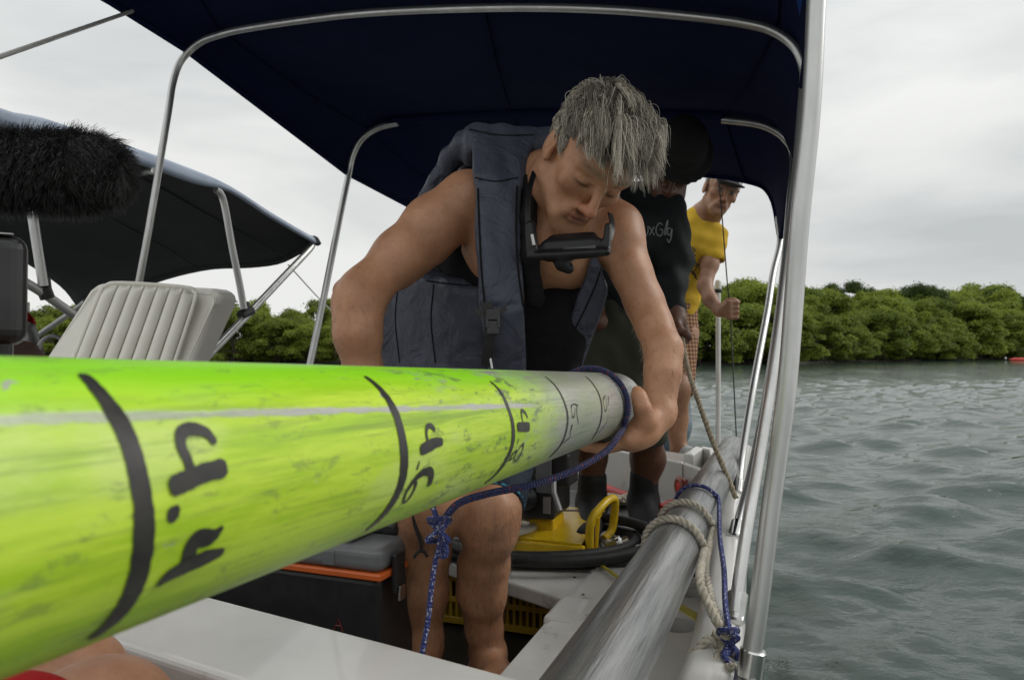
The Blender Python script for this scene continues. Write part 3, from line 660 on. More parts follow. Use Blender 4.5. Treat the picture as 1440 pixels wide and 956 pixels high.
def decal(pts, widths, mt=None, name='painted_mark', n=5, jag=.04, rad=.0005):
    """stroke painted on the barrel: pts as (s, turn), width in metres"""
    P = np.array([(s, th*2*math.pi*PR) for s, th in pts]); Wd = np.broadcast_to(np.asarray(widths, float), (len(P),))
    Q = crom(np.column_stack([P, Wd]), n); P = Q[:, :2]; Wd = Q[:, 2]; T = np.gradient(P, axis=0); T /= np.linalg.norm(T, axis=1)[:, None]+1e-9; Nn = np.stack([-T[:, 1], T[:, 0]], 1)
    g_ = np.random.default_rng(int(abs(P[0][0]*1e4))+len(P)); V = []; F = []; m_ = 6
    cap0 = P[0]-T[0]*Wd[0]*.28; cap1 = P[-1]+T[-1]*Wd[-1]*.28
    PP = np.vstack([cap0, P, cap1]); NN = np.vstack([Nn[0], Nn, Nn[-1]]); WW = np.concatenate([[Wd[0]*.55], Wd, [Wd[-1]*.55]])
    for i in range(len(PP)):
        wj = WW[i]*(1+g_.normal()*jag)
        for k in range(m_+1):
            q_ = PP[i]+NN[i]*wj*(k/m_-.5); V.append(PC(q_[0], q_[1]/(2*math.pi*PR), PR+rad))
    for i in range(len(PP)-1):
        for k in range(m_): a = i*(m_+1)+k; F.append((a, a+1, a+m_+2, a+m_+1))
    o = obj(name, V, F, mt or M['ink'], gp, smooth=True); return o
def wm(px, py, dpx):   # width in metres on the barrel of a dpx-wide mark seen at that pixel
    s, th = hitpipe(px, py); P = PC(s, th); return dpx*(P[1])/1000
def ringmark(path, wpx, **k):
    pts = [hitpipe(a, b) for a, b in path]; wd = []
    for (a, b), wx in zip(path, wpx):
        s, th = hitpipe(a, b); s2, _ = hitpipe(a+wx, b); wd.append(abs(s2-s))
    return decal(pts, [x*1.08 for x in wd], **k)
def stroke(path, wpx, **k):
    pts = [hitpipe(a, b) for a, b in path]; P = [PC(*q_) for q_ in pts]
    return decal(pts, [wx*1.22*p_[1]/1000 for wx, p_ in zip(wpx, P)], **k)
# ring 4.4
ringmark([(118, 529), (140, 553), (166, 590), (182, 625), (194, 670), (201, 712), (202, 750), (197, 795), (183, 837), (160, 870), (132, 893)], [16, 21, 25, 25, 25, 25, 26, 24, 22, 18, 12], name='ring_mark')
# 4
stroke([(300, 621), (288, 608), (268, 603), (254, 610), (254, 628), (262, 645), (267, 660)], [11, 15, 17, 16, 15, 14, 14], name='digit_four', rad=.0006)
stroke([(243, 683), (262, 675), (285, 665), (312, 658)], [24, 24, 22, 22], name='digit_four', rad=.0009)
stroke([(248, 715), (243, 722), (240, 730)], [13, 19, 13], name='digit_point')
stroke([(311, 741), (297, 754), (278, 757), (268, 768), (264, 784), (258, 800)], [7, 19, 24, 23, 21, 15], name='digit_four', rad=.0006)
stroke([(221, 820), (238, 806), (262, 794), (284, 784), (310, 775)], [8, 19, 22, 22, 12], name='digit_four', rad=.0009)
# ring 4.6
ringmark([(515, 531), (535, 548), (553, 575), (564, 610), (568, 645), (565, 675), (552, 705), (535, 727), (517, 743)], [5, 7, 9, 9, 10, 9, 8, 6, 4], name='ring_mark')
stroke([(610, 604), (606, 599), (600, 600), (599, 610), (601, 622)], [7, 7, 6, 5, 5], name='digit_four', rad=.0006)
stroke([(592, 632), (602, 627), (612, 622), (620, 621)], [13, 14, 12, 10], name='digit_four', rad=.0009)
stroke([(589, 649), (586, 659)], [3, 4], name='digit_point')
stroke([(604, 679), (606, 667), (602, 662), (592, 665), (580, 677), (570, 693), (567, 705), (572, 703), (579, 693), (584, 681), (582, 675)], [12, 12, 11, 9, 8, 6, 4, 4, 5, 6, 4], name='digit_six', rad=.0006)
# ring 4.8
ringmark([(690, 537), (704, 552), (714, 573), (721, 600), (720, 625), (711, 647), (699, 664), (683, 678)], [2, 3, 3.5, 4, 4, 3.5, 3, 2], name='ring_mark')
stroke([(741, 587), (738, 580), (733, 577), (733, 585), (735, 596)], [3, 4, 4, 3, 2.5], name='digit_four', rad=.0006)
stroke([(728, 600), (735, 600), (743, 600)], [10, 11, 10], name='digit_four', rad=.0009)
stroke([(729, 617), (727, 623)], [2, 2.5], name='digit_point')
stroke([(736, 623), (734, 633), (729, 643), (724, 648), (723, 642), (726, 633), (719, 640), (717, 646), (722, 642), (731, 628), (736, 623)], [3, 2.5, 2.5, 2, 2, 3, 4, 3, 2, 2, 2.5], name='digit_eight', rad=.0006)
# ring 5.0
ringmark([(767, 530), (781, 543), (792, 562), (798, 585), (796, 606), (787, 627), (774, 641)], [1.2, 1.6, 1.8, 2, 2, 1.8, 1.4], name='ring_mark')
stroke([(811, 571), (811, 582), (813, 596)], [1.8, 2, 1.6], name='digit_five'); stroke([(812, 570), (806, 568), (803, 573), (804, 583), (806, 587), (808, 580), (808, 573)], [2.5, 1.6, 1.6, 1.6, 1.8, 1.4, 1.2], name='digit_five', rad=.0006)
stroke([(804, 598), (803, 603)], [5, 4.5], name='digit_point'); stroke([(802, 604), (801, 614), (796, 619), (791, 623)], [1.4, 1.6, 1.4, 1.6], name='digit_zero')
# ring 5.2
ringmark([(824, 530), (836, 543), (844, 560), (846, 582), (842, 600), (833, 616)], [1, 1.2, 1.4, 1.5, 1.4, 1], name='ring_mark')
stroke([(855, 557), (855, 570)], [1.6, 1.4], name='digit_five'); stroke([(851, 556), (848, 562), (850, 576), (852, 577), (853, 568), (851, 560)], [1.4, 1.4, 1.6, 1.4, 1.2, 1.2], name='digit_five', rad=.0006)
stroke([(855, 583), (853, 593), (847, 602), (841, 608)], [1, 1.3, 1.3, 1], name='digit_two')
ringmark([(860, 533), (871, 548), (877, 566), (877, 585), (871, 598)], [1, 1.1, 1.2, 1.2, 1], name='ring_mark')

# ================================================================ LOWER PIPE on the gunwale
LP0 = Wz(839, 956, .645); LD = np.array([.386, 1, -0.005]); LD /= np.linalg.norm(LD)
LR = .048; LP0 = np.array([.092, .774, .648])
M['raw_alu'] = mat('raw_aluminium', (.36, .36, .355), .36, (.21, .214, .216), 110, metal=.8, bump=.5, bscale=220, stretch=(1, 1, .05), dirt=(.07, .07, .068), dscale=110, dpos=.60, rvar=.10)
lp = thing('silver_pipe', 'bare scuffed aluminium pipe lashed along the right gunwale', 'pipe', LP0)
pipe_mesh('pipe_barrel', LP0, LD, LR, -.75, 2.08, M['raw_alu'], lp)
# ================================================================ SDF sculpting: every body is one continuous surface
class SDF:
    def __init__(s, lo, hi, h):
        s.lo = np.array(lo, float); s.h = h; s.n = np.ceil((np.array(hi)-s.lo)/h).astype(int)+1
        s.f = np.full(s.n, 1.0, np.float32); s.ax = [(s.lo[i]+h*np.arange(s.n[i])).astype(np.float32) for i in range(3)]
    def reg(s, lo, hi, pad):
        a = np.maximum(0, np.floor((np.array(lo)-pad-s.lo)/s.h).astype(int)); b = np.minimum(s.n, np.ceil((np.array(hi)+pad-s.lo)/s.h).astype(int)+1)
        if (b <= a).any(): return None
        sl = tuple(slice(a[i], b[i]) for i in range(3)); X, Y, Z = np.meshgrid(*[s.ax[i][sl[i]] for i in range(3)], indexing='ij'); return sl, np.stack([X, Y, Z], -1)
    def comb(s, sl, d, k, op):
        a = s.f[sl]
        if op == 'add': h = np.maximum(k-np.abs(a-d), 0)/k; s.f[sl] = np.minimum(a, d)-h*h*k*.25
        else: d = -d; h = np.maximum(k-np.abs(a-d), 0)/k; s.f[sl] = np.maximum(a, d)+h*h*k*.25
    def cone(s, a, b, ra, rb, k=.02, op='add', flat=None):
        a = np.array(a, float); b = np.array(b, float); r = max(ra, rb)*(1 if not flat else max(1, flat[1]))
        g = s.reg(np.minimum(a, b)-r, np.maximum(a, b)+r, k+3*s.h)
        if g is None: return s
        sl, P = g; ab = b-a; q = P-a.astype(np.float32)
        if flat:      # squash along a direction: distances along it count 1/f times
            v = np.array(flat[0], float); v /= np.linalg.norm(v); fct = 1/flat[1]
            t = np.clip((q@ab)/(ab@ab+1e-12), 0, 1); w_ = q-t[..., None]*ab; dv = w_@v; w_ = w_+(dv*(fct-1))[..., None]*v; d = np.linalg.norm(w_, axis=-1)-(ra+(rb-ra)*t)
            d = d*min(1, flat[1])
        else:
            t = np.clip((q@ab)/(ab@ab+1e-12), 0, 1); d = np.linalg.norm(q-t[..., None]*ab, axis=-1)-(ra+(rb-ra)*t)
        s.comb(sl, d.astype(np.float32), k, op); return s
    def chain(s, pts, rs, k=.02, flat=None, op='add', n=1):
        for i in range(len(pts)-1): s.cone(pts[i], pts[i+1], rs[i], rs[i+1], k, op, flat)
        return s
    def ell(s, c, r, Rm=None, k=.02, op='add'):
        c = np.array(c, float); r = np.array(r, float); m_ = r.max(); g = s.reg(c-m_, c+m_, k+3*s.h)
        if g is None: return s
        sl, P = g; q = P-c
        if Rm is not None: q = q@np.array(Rm)        # columns of Rm are the local axes in world
        k0 = np.linalg.norm(q/r, axis=-1); k1 = np.linalg.norm(q/(r*r), axis=-1)+1e-9
        s.comb(sl, (k0*(k0-1)/k1).astype(np.float32), k, op); return s
    def slab(s, a, b, lat, w0, w1, th, rd=.008, k=.010, op='add'):
        # flat padded panel from a to b, half widths w0..w1 across, half thickness th, rounded by rd
        a = np.array(a, float); b = np.array(b, float); ax = b-a; L_ = np.linalg.norm(ax); ax /= L_; lat = np.array(lat, float); lat -= ax*(lat@ax); lat = unit(lat); nn = np.cross(ax, lat); m_ = max(w0, w1)+th
        g = s.reg(np.minimum(a, b)-m_, np.maximum(a, b)+m_, k+3*s.h)
        if g is None: return s
        sl, P = g; q = P-(a+b)/2; x = q@ax; t = np.clip(x/L_+.5, 0, 1); wd = w0+(w1-w0)*t
        bulge = th*(1-.35*np.clip(np.abs(q@lat)/wd, 0, 1)**2)
        dx, dy, dz = np.abs(x)-(L_/2-rd), np.abs(q@lat)-(wd-rd), np.abs(q@nn)-(bulge-rd)
        d = np.sqrt(np.maximum(dx, 0)**2+np.maximum(dy, 0)**2+np.maximum(dz, 0)**2)+np.minimum(np.maximum(dx, np.maximum(dy, dz)), 0)-rd
        s.comb(sl, d.astype(np.float32), k, op); return s
    def cut(s, p0, n):      # keep only the side the normal points to
        n = unit(n); X, Y, Z = np.meshgrid(*s.ax, indexing='ij'); s.f = np.maximum(s.f, -((X-p0[0])*n[0]+(Y-p0[1])*n[1]+(Z-p0[2])*n[2])).astype(np.float32)
    def noise(s, amp, fn): 
        X, Y, Z = np.meshgrid(*s.ax, indexing='ij'); s.f += (amp*fn(X, Y, Z)).astype(np.float32)
    def mesh(s):
        f = s.f; f[0] = f[-1] = 1; f[:, 0] = f[:, -1] = 1; f[:, :, 0] = f[:, :, -1] = 1
        ins = f < 0; c = np.zeros(np.array(f.shape)-1, np.int8)
        for i in (0, 1):
            for j in (0, 1):
                for k in (0, 1): c += ins[i:f.shape[0]-1+i, j:f.shape[1]-1+j, k:f.shape[2]-1+k]
        act = np.argwhere((c > 0) & (c < 8)); idx = -np.ones(c.shape, np.int64); idx[tuple(act.T)] = np.arange(len(act))
        acc = np.zeros((len(act), 3)); cnt = np.zeros(len(act)); cor = [(i, j, k) for i in (0, 1) for j in (0, 1) for k in (0, 1)]
        val = {q: f[act[:, 0]+q[0], act[:, 1]+q[1], act[:, 2]+q[2]].astype(float) for q in cor}
        for a in cor:
            for d in range(3):
                if a[d]: continue
                b = list(a); b[d] = 1; b = tuple(b); va, vb = val[a], val[b]; m_ = (va < 0) != (vb < 0)
                t = np.where(m_, va/(va-vb+1e-12), 0); p_ = np.array(a, float)[None]+np.eye(3)[d][None]*t[:, None]
                acc[m_] += p_[m_]; cnt[m_] += 1
        V = s.lo+s.h*(act+acc/cnt[:, None]); Fs = []
        for d in range(3):
            o1, o2 = [(1, 2), (2, 0), (0, 1)][d]; sl0 = [slice(None)]*3; sl1 = [slice(None)]*3; sl0[d] = slice(0, -1); sl1[d] = slice(1, None)
            A = ins[tuple(sl0)]; Bq = ins[tuple(sl1)]; e = np.argwhere(A != Bq); 
            e = e[(e[:, o1] > 0) & (e[:, o2] > 0)]; a_ = A[tuple(e.T)]
            def cell(x, y): q = e.copy(); q[:, o1] -= x; q[:, o2] -= y; return idx[tuple(q.T)]
            q = np.stack([cell(1, 1), cell(0, 1), cell(0, 0), cell(1, 0)], 1); q[~a_] = q[~a_][:, ::-1]; Fs.append(q)
        Fq = np.concatenate(Fs); Fq = Fq[(Fq >= 0).all(1)]
        # light Laplacian smoothing
        for _ in range(2):
            S_ = np.zeros_like(V); C_ = np.zeros(len(V))
            for i, j in ((0, 1), (1, 2), (2, 3), (3, 0)):
                for a, b in ((i, j), (j, i)):
                    np.add.at(S_, Fq[:, a], V[Fq[:, b]]); np.add.at(C_, Fq[:, a], 1)
            V = .5*V+.5*S_/np.maximum(C_, 1)[:, None]
        return V, Fq
def sculpt(name, sdf, mt, parent, color=None):
    V, F = sdf.mesh(); o = obj(name, V, F, mt, parent)
    if color is not None:
        c = np.ones((len(V), 4), np.float32); c[:, :3] = color(V); a = o.data.color_attributes.new('tint', 'FLOAT_COLOR', 'POINT'); a.data.foreach_set('color', c.ravel())
    return o
def unit(v): v = np.array(v, float); return v/np.linalg.norm(v)
def head_axes(fwd, upv):       # columns: local x (his right), y (forward), z (up)
    F_ = unit(fwd); U_ = unit(np.array(upv)-F_*(np.array(upv)@F_)); X_ = np.cross(F_, U_); return np.column_stack([X_, F_, U_])
def add_head(s, O, A, sc=1.0, neck=None, wide=1.0):
    def T(x, y, z): return O+A@(np.array([x*wide, y, z])*sc)
    def E(c, r, k=.012, op='add', rot=0): s.ell(T(*c), np.array(r)*sc, A, k*sc, op)
    def C(a, b, ra, rb, k=.01, op='add'): s.cone(T(*a), T(*b), ra*sc, rb*sc, k*sc, op)
    E((0, -.012, .040), (.074, .095, .080), .02); E((0, .030, .035), (.064, .060, .060), .03); E((0, .034, -.035), (.055, .052, .078), .03)
    C((0, .066, -.098), (0, .070, -.100), .020, .020, .02)
    for q in (-1, 1):
        C((q*.054, -.002, -.055), (q*.012, .066, -.100), .016, .017, .02)
        C((q*.012, .088, .022), (q*.050, .070, .020), .010, .008, .016); E((q*.044, .062, -.022), (.020, .016, .016), .02)
        E((q*.032, .098, -.001), (.017, .016, .011), .014, 'sub'); E((q*.031, .0755, -.001), (.0145, .0135, .0125), .004)
        C((q*.016, .0895, .004), (q*.046, .078, .004), .0032, .0028, .004)
        # ear
        E((q*.078, -.010, -.005), (.008, .019, .031), .006); E((q*.088, -.006, -.002), (.008, .011, .018), .004, 'sub'); E((q*.077, .002, -.030), (.006, .008, .010), .006)
        E((q*.011, .100, -.041), (.0085, .010, .0075), .006); E((q*.006, .106, -.050), (.0035, .005, .003), .003, 'sub')
        C((q*.020, .085, -.058), (q*.030, .070, -.085), .006, .008, .02)
    C((0, .086, .012), (0, .113, -.034), .0075, .0095, .012); E((0, .115, -.038), (.0095, .009, .0085), .006)
    C((-.022, .084, -.068), (.022, .084, -.068), .0075, .0075, .008); C((-.012, .094, -.063), (.012, .094, -.063), .0045, .0045, .004); C((-.012, .093, -.074), (.012, .093, -.074), .0052, .0052, .004)
    C((-.023, .100, -.0685), (.023, .100, -.0685), .0022, .0022, .003, 'sub')
    if neck is not None: s.chain([T(0, -.035, -.03), T(0, -.030, -.085), neck], [.058*sc, .053*sc, .058*sc], .03)
    return T
def skin_color(base, heads, lips=(.36, .13, .10), brow=(.10, .07, .05), eye=None, stub=0, seed=0):
    def f(V):
        c = np.tile(np.array(base), (len(V), 1))
        n = np.sin(V[:, 0]*37+np.sin(V[:, 2]*23)*2)*np.sin(V[:, 2]*31+V[:, 1]*29); c *= (1+.05*n)[:, None]
        for (O, A, sc) in heads:
            P = (V-O)@A/sc
            def blob(cx, cy, cz, rx, ry, rz): return np.exp(-(((P[:, 0]-cx)/rx)**2+((P[:, 1]-cy)/ry)**2+((P[:, 2]-cz)/rz)**2))[:, None]
            def mixin(w_, col_): 
                nonlocal c; c = c*(1-w_)+np.array(col_)*w_
            mixin(.5*blob(0, .11, -.038, .02, .03, .018), np.array(base)*[1.1, .62, .6])
            for q in (-1, 1):
                mixin(.15*blob(q*.045, .07, -.03, .02, .03, .02), np.array(base)*[1.08, .7, .68])
                mixin(.9*np.clip(blob(q*.03, .085, .026, .024, .03, .0055)*1.3, 0, 1), brow)
                mixin(.25*blob(q*.031, .09, -.012, .018, .03, .008), np.array(base)*.6)
                if eye == 'closed': mixin(.95*np.clip(blob(q*.031, .09, -.0075, .014, .03, .0026)*1.4, 0, 1), np.array(brow)*.4)
                if eye == 'open':
                    mixin(.9*np.clip(blob(q*.031, .09, .0, .015, .03, .0052)*1.3, 0, 1), (.30, .26, .23)); mixin(.98*np.clip(blob(q*.031, .09, .0, .0058, .03, .0062)*1.5, 0, 1), (.01, .007, .005))
                    mixin(.9*np.clip(blob(q*.031, .09, .0075, .016, .03, .003)*1.3, 0, 1), np.array(brow)*.5)
            mixin(.8*np.clip(blob(0, .095, -.068, .022, .02, .0095)*1.2, 0, 1), lips)
            mixin(.9*np.clip(blob(0, .095, -.0685, .020, .02, .0022)*1.2, 0, 1), np.array(lips)*.25)
            if stub: mixin(stub*np.clip(blob(0, .06, -.085, .05, .06, .03), 0, 1), np.array(base)*.45)
        return c
    return f
M['skin'] = attr_mat('skin', .46, .45, bump=.35, bscale=260, mul=16, sss=.06)
M['hair'] = attr_mat('hair', .42, .5)
def hand(s, wrist, palm_mid, knuckles, chains, thumb, r=.0095, k=.006, pr=.022):
    """palm between wrist and knuckles, four separate fingers and a thumb from the side of the palm"""
    s.cone(wrist, palm_mid, .025, pr, .02)
    for kn in knuckles: s.cone(palm_mid, kn, pr*.85, r*1.25, .016)
    for i in range(3): s.cone(knuckles[i], knuckles[i+1], r*1.2, r*1.2, .008)
    for i, ch in enumerate(chains):
        rr = r*(1, 1.03, .98, .86)[i]
        for j in range(len(ch)-1): s.cone(ch[j], ch[j+1], rr*(1.08-.09*j), rr*(1.02-.09*j), k*.8)
    for j in range(len(thumb)-1): s.cone(thumb[j], thumb[j+1], (.018, .0135, .0115)[j], (.0135, .0115, .0098)[j], .010)
def foot(s, ankle, heel, toe, wd=.045, k=.02, side_=(1, 0, 0)):
    side_ = unit(side_); ball = heel+(toe-heel)*.68
    s.cone(ankle, heel, .036, .032, k); s.cone(ankle, ball, .034, .026, .03); s.cone(heel, ball, .030, .030, .03)
    for i in range(5):
        o_ = side_*wd*(i/4-.5)*1.7; L_ = (.30, .31, .27, .23, .18)[i]; tip = heel+(toe-heel)*(.70+L_)+o_
        s.cone(ball+o_*.8, tip, .017, (.013, .010, .0095, .009, .008)[i], .009)
def strands(name, roots, dirs, lens, parent, mt, cols, field=None, grav=(0, 0, -1), gw=.2, curl=.25, seg=8, w0=.0011, clump=None, seed=1, side=3, wave=0, cid=None, gather=.8):
    """tapering hair tubes, all strands of one head of hair in one mesh"""
    g_ = np.random.default_rng(seed); n = len(roots); P = [np.array(roots)]; D = np.array(dirs, float); D /= np.linalg.norm(D, axis=1)[:, None]; grav = np.array(grav, float)
    cd = np.array(clump) if clump is not None else g_.normal(size=(n, 3)); st = np.array(lens)[:, None]/seg
    for k_ in range(seg):
        D = D+grav*gw+cd*curl*(.4+.6*np.sin(k_*1.3+cd[:, :1]*3))+(wave*np.sin(k_*.62+cd[:, 1:2]*7)*np.roll(cd, 1, axis=1) if wave else 0); D /= np.linalg.norm(D, axis=1)[:, None]; Q = P[-1]+D*st
        if field is not None: Q = field(Q)
        P.append(Q)
    P = np.stack(P, 1)
    if cid is not None:      # wet look: tips gather into locks
        u_, inv = np.unique(cid, return_inverse=True); cnt = np.bincount(inv).astype(float); mean = np.stack([np.stack([np.bincount(inv, P[:, k_, j]) for j in range(3)], 1)/cnt[:, None] for k_ in range(seg+1)], 1)[inv]
        wt = (gather*(np.arange(seg+1)/seg)**1.1)[None, :, None]; P = P*(1-wt)+mean*wt
    T = np.gradient(P, axis=1); T /= np.linalg.norm(T, axis=2)[:, :, None]+1e-9
    a = np.cross(T, np.array([.3, .2, .93])); a /= np.linalg.norm(a, axis=2)[:, :, None]+1e-9; b = np.cross(T, a); wv = w0*(1-.85*(np.arange(seg+1)/seg)**1.6)[None, :, None]
    V = np.stack([P+wv*(math.cos(t_)*a+math.sin(t_)*b) for t_ in np.arange(side)*2*math.pi/side], 2).reshape(-1, 3)
    base = (np.arange(n)*(seg+1)*side)[:, None, None]; ks_ = (np.arange(seg)*side)[None, :, None]; js = np.arange(side)[None, None, :]
    i0 = base+ks_+js; i1 = base+ks_+(js+1) % side; F = np.stack([i0, i1, i1+side, i0+side], -1).reshape(-1, 4)
    o = obj(name, V, F, mt, parent); c = np.ones((len(V), 4), np.float32); c[:, :3] = np.repeat(cols, (seg+1)*side, 0)
    at_ = o.data.color_attributes.new('tint', 'FLOAT_COLOR', 'POINT'); at_.data.foreach_set('color', c.ravel()); return o

# ================================================================ MAN LEANING OVER THE PIPE
man = thing('person', 'grey haired man in a slate life vest bending over the green pipe', 'person', np.array([-.08, 1.7, .22]))
U1 = unit([.50, -.60, .62]); F1 = unit([.14, -.60, -.77]); A1h = head_axes(F1, U1); O1 = W(828, 221, 1.27)
s = SDF((-.46, 1.0, .20), (.36, 1.98, 1.50), .0034)
nb = W(772, 262, 1.43)
T1 = add_head(s, O1, A1h, 1.0, neck=nb, wide=.95)
Rs, Ls = W(658, 282, 1.43), W(866, 322, 1.36)
cm = W(748, 350, 1.50); wm_ = W(690, 455, 1.64); pv = W(642, 540, 1.76)
s.cone(W(772, 275, 1.45), cm, .075, .125, .05, flat=((-.3, 1, .3), .8)); s.cone(cm, wm_, .13, .115, .06, flat=((-.3, 1, .3), .8)); s.cone(wm_, pv, .115, .13, .06)
s.cone(nb, Rs, .05, .050, .04); s.cone(nb, Ls, .05, .048, .04); s.cone(W(725, 345, 1.42), W(800, 360, 1.38), .07, .065, .05)
# right arm (left in the picture): elbow out, hand on the thigh
s.chain([Rs, W(608, 318, 1.41), W(562, 360, 1.37), W(514, 408, 1.32)], [.059, .056, .048, .041], .025)
s.cone(W(600, 345, 1.41), W(555, 378, 1.38), .040, .034, .03)
s.chain([W(512, 410, 1.32), W(503, 428, 1.30), W(503, 470, 1.29), W(512, 530, 1.30), W(528, 590, 1.33)], [.040, .0405, .038, .031, .025], .03)
kn = [W(548+5*i, 636+3*i, 1.35+.022*i) for i in range(4)]
hand(s, W(528, 590, 1.33), W(540, 615, 1.36), kn, [[k_, k_+np.array([.02, .01, -.03]), k_+np.array([.028, .015, -.058])] for k_ in kn], [W(545, 605, 1.33), W(566, 622, 1.32), W(578, 640, 1.33)])
# left arm down to the pipe end
s.chain([Ls, W(874, 345, 1.34), W(889, 385, 1.33), W(906, 425, 1.32), W(920, 460, 1.31)], [.045, .037, .0325, .031, .0315], .03)
s.chain([W(920, 457, 1.31), W(933, 492, 1.28), W(932, 525, 1.26), W(928, 557, 1.25), W(924, 580, 1.24)], [.031, .0320, .0295, .0250, .0225], .02); s.ell(W(915, 466, 1.335), (.018, .018, .022), None, .02); s.ell(W(943, 575, 1.245), (.009, .012, .010), None, .010)
s.cone(W(884, 375, 1.305), W(903, 425, 1.295), .020, .016, .025)
s.ell(W(483, 409, 1.34), (.020, .022, .020), None, .02)
wr = W(926, 583, 1.235); pm = W(907, 604, 1.215)
ks_ = (.985, 1.007, 1.029, 1.049); kr_ = (.023, .027, .026, .021); kt_ = (-.118, -.128, -.138, -.15)
kn = [PC(a_, t_, PR+r_) for a_, t_, r_ in zip(ks_, kt_, kr_)]
chs = [[k_, PC(a_-.006, t_-.085, PR+.017), PC(a_-.012, t_-.155, PR+.0095), PC(a_-.014, t_-.215, PR+.0085)] for k_, a_, t_ in zip(kn, ks_, kt_)]
hand(s, wr, pm, kn, chs, [W(909, 590, 1.19), W(903, 573, 1.185), W(899, 558, 1.19), W(896, 550, 1.20)], r=.0100, k=.0035, pr=.021)
s.cone(wr, W(898, 614, 1.20), .023, .019, .02)
for i in range(3):
    ga = (kn[i]+kn[i+1])/2; gb = (chs[i][1]+chs[i+1][1])/2; gc = (chs[i][2]+chs[i+1][2])/2; outw = unit(ga-(PA+PD*((ga-PA)@PD)))
    s.cone(ga+outw*.010, gb+unit(gb-(PA+PD*((gb-PA)@PD)))*.008, .0028, .0045, .006, 'sub'); s.cone(gb+unit(gb-(PA+PD*((gb-PA)@PD)))*.008, gc+unit(gc-(PA+PD*((gc-PA)@PD)))*.006, .0045, .004, .004, 'sub')
for k_ in kn: s.ell(k_+unit(k_-(PA+PD*((k_-PA)@PD)))*.006, (.0085, .0085, .0085), None, .006)
for i in (0, 1): s.cone(wr+[-.004, -.018, -.004], kn[i]+unit(kn[i]-(PA+PD*((kn[i]-PA)@PD)))*.006, .0045, .005, .008)
s.cone(W(917, 588, 1.215), W(907, 592, 1.195), .016, .015, .015)
# legs
hipR, hipL = W(596, 560, 1.80), W(700, 562, 1.78)
kR, kL = W(604, 698, 1.52), W(690, 716, 1.53)
s.chain([hipR, (hipR+kR)/2+[0, 0, .01], kR], [.098, .082, .058], .05); s.chain([hipL, (hipL+kL)/2+[0, 0, .01], kL], [.098, .080, .056], .05)
s.chain([kR, W(603, 722, 1.53), W(594, 775, 1.585), W(590, 830, 1.61), W(592, 905, 1.62), W(594, 955, 1.63)], [.0595, .0555, .054, .0565, .0435, .034], .04)
s.cone(W(583, 790, 1.64), W(588, 845, 1.66), .040, .036, .03); s.ell(W(606, 702, 1.475), (.036, .026, .042), None, .03)
s.chain([kL, W(690, 745, 1.54), W(682, 795, 1.60), W(679, 835, 1.62), W(681, 885, 1.645), W(686, 915, 1.66)], [.0565, .050, .0475, .0455, .035, .031], .04)
s.cone(W(672, 790, 1.64), W(676, 840, 1.66), .036, .030, .03); s.ell(W(692, 718, 1.48), (.034, .025, .042), None, .03); s.ell(W(701, 912, 1.65), (.012, .016, .014), None, .012)
foot(s, W(686, 918, 1.66), W(680, 940, 1.70), np.array(W(712, 957, 1.50)), side_=(.9, .45, 0)); foot(s, W(594, 955, 1.63), W(592, 968, 1.68), np.array(W(600, 1000, 1.48)), side_=(1, .1, 0))
body_c = skin_color((.44, .235, .135), [(O1, A1h, 1.0)], eye='closed', brow=(.20, .14, .09), stub=.25, lips=(.34, .13, .10))
s_body = s; mbody = sculpt('body', s, M['skin'], man, body_c)
# body hair on arms and legs: fine strands rooted on the surface
co = np.zeros(len(mbody.data.vertices)*3); mbody.data.vertices.foreach_get('co', co); co = co.reshape(-1, 3)+ORG['body']
no = np.zeros(len(mbody.data.vertices)*3); mbody.data.vertex_normals.foreach_get('vector', no); no = no.reshape(-1, 3)
g_ = np.random.default_rng(4)
def sel(mask, n): 
    ix = np.where(mask)[0]; return g_.choice(ix, min(n, len(ix)), replace=False)
lm = (co[:, 2] < .69) & (co[:, 2] > .30); ix = sel(lm, 2800)
strands('leg_hair', co[ix], no[ix]*.35+g_.normal(size=(len(ix), 3))*.25+[0, 0, -1.], g_.uniform(.012, .028, len(ix)), man, M['hair'], np.tile([.10, .065, .045], (len(ix), 1)), gw=.2, curl=.2, seg=4, w0=.00022, seed=5)
am = ((co[:, 0] < -.20) & (co[:, 2] < 1.10) & (co[:, 2] > .90) & (co[:, 1] < 1.5)) | ((co[:, 0] > .17) & (co[:, 2] < 1.06) & (co[:, 2] > .90)); ix = sel(am, 700)
strands('arm_hair', co[ix], no[ix]*.45+g_.normal(size=(len(ix), 3))*.3+[0, 0, -1.], g_.uniform(.007, .014, len(ix)), man, M['hair'], np.tile([.34, .22, .13], (len(ix), 1)), gw=.1, curl=.12, seg=3, w0=.00028, seed=6)
# head hair
def scalp(n, seed, zmin=.02):
    g_ = np.random.default_rng(seed); d_ = g_.normal(size=(n*4, 3)); d_ /= np.linalg.norm(d_, axis=1)[:, None]
    P = np.array([0, -.010, .040])+d_*np.array([.075, .094, .081])
    # hairline: high on the forehead, down to the nape at the back, above the ears
    y, z = P[:, 1], P[:, 2]; line = np.where(y > .03, .030+.62*(y-.03)+.018, np.where(y > -.03, .012, -.045))
    ok = z > line; P = P[ok][:n]; d_ = d_[ok][:n]; return P, d_
P, d_ = scalp(13000, 8)
yy = P[:, 1]; zz = P[:, 2]; top = np.clip((zz-.045)/.05, 0, 1)
ln = .020+.080*top*np.clip(.45+(yy+.06)*5, .3, 1.25); g_ = np.random.default_rng(9)
cl = np.floor(P*np.array([75, 75, 75])+.5*np.sin(P[:, ::-1]*160)); ch_ = (np.sin(cl@np.array([12.9898, 78.233, 37.719]))*43758.5453) % 1; 
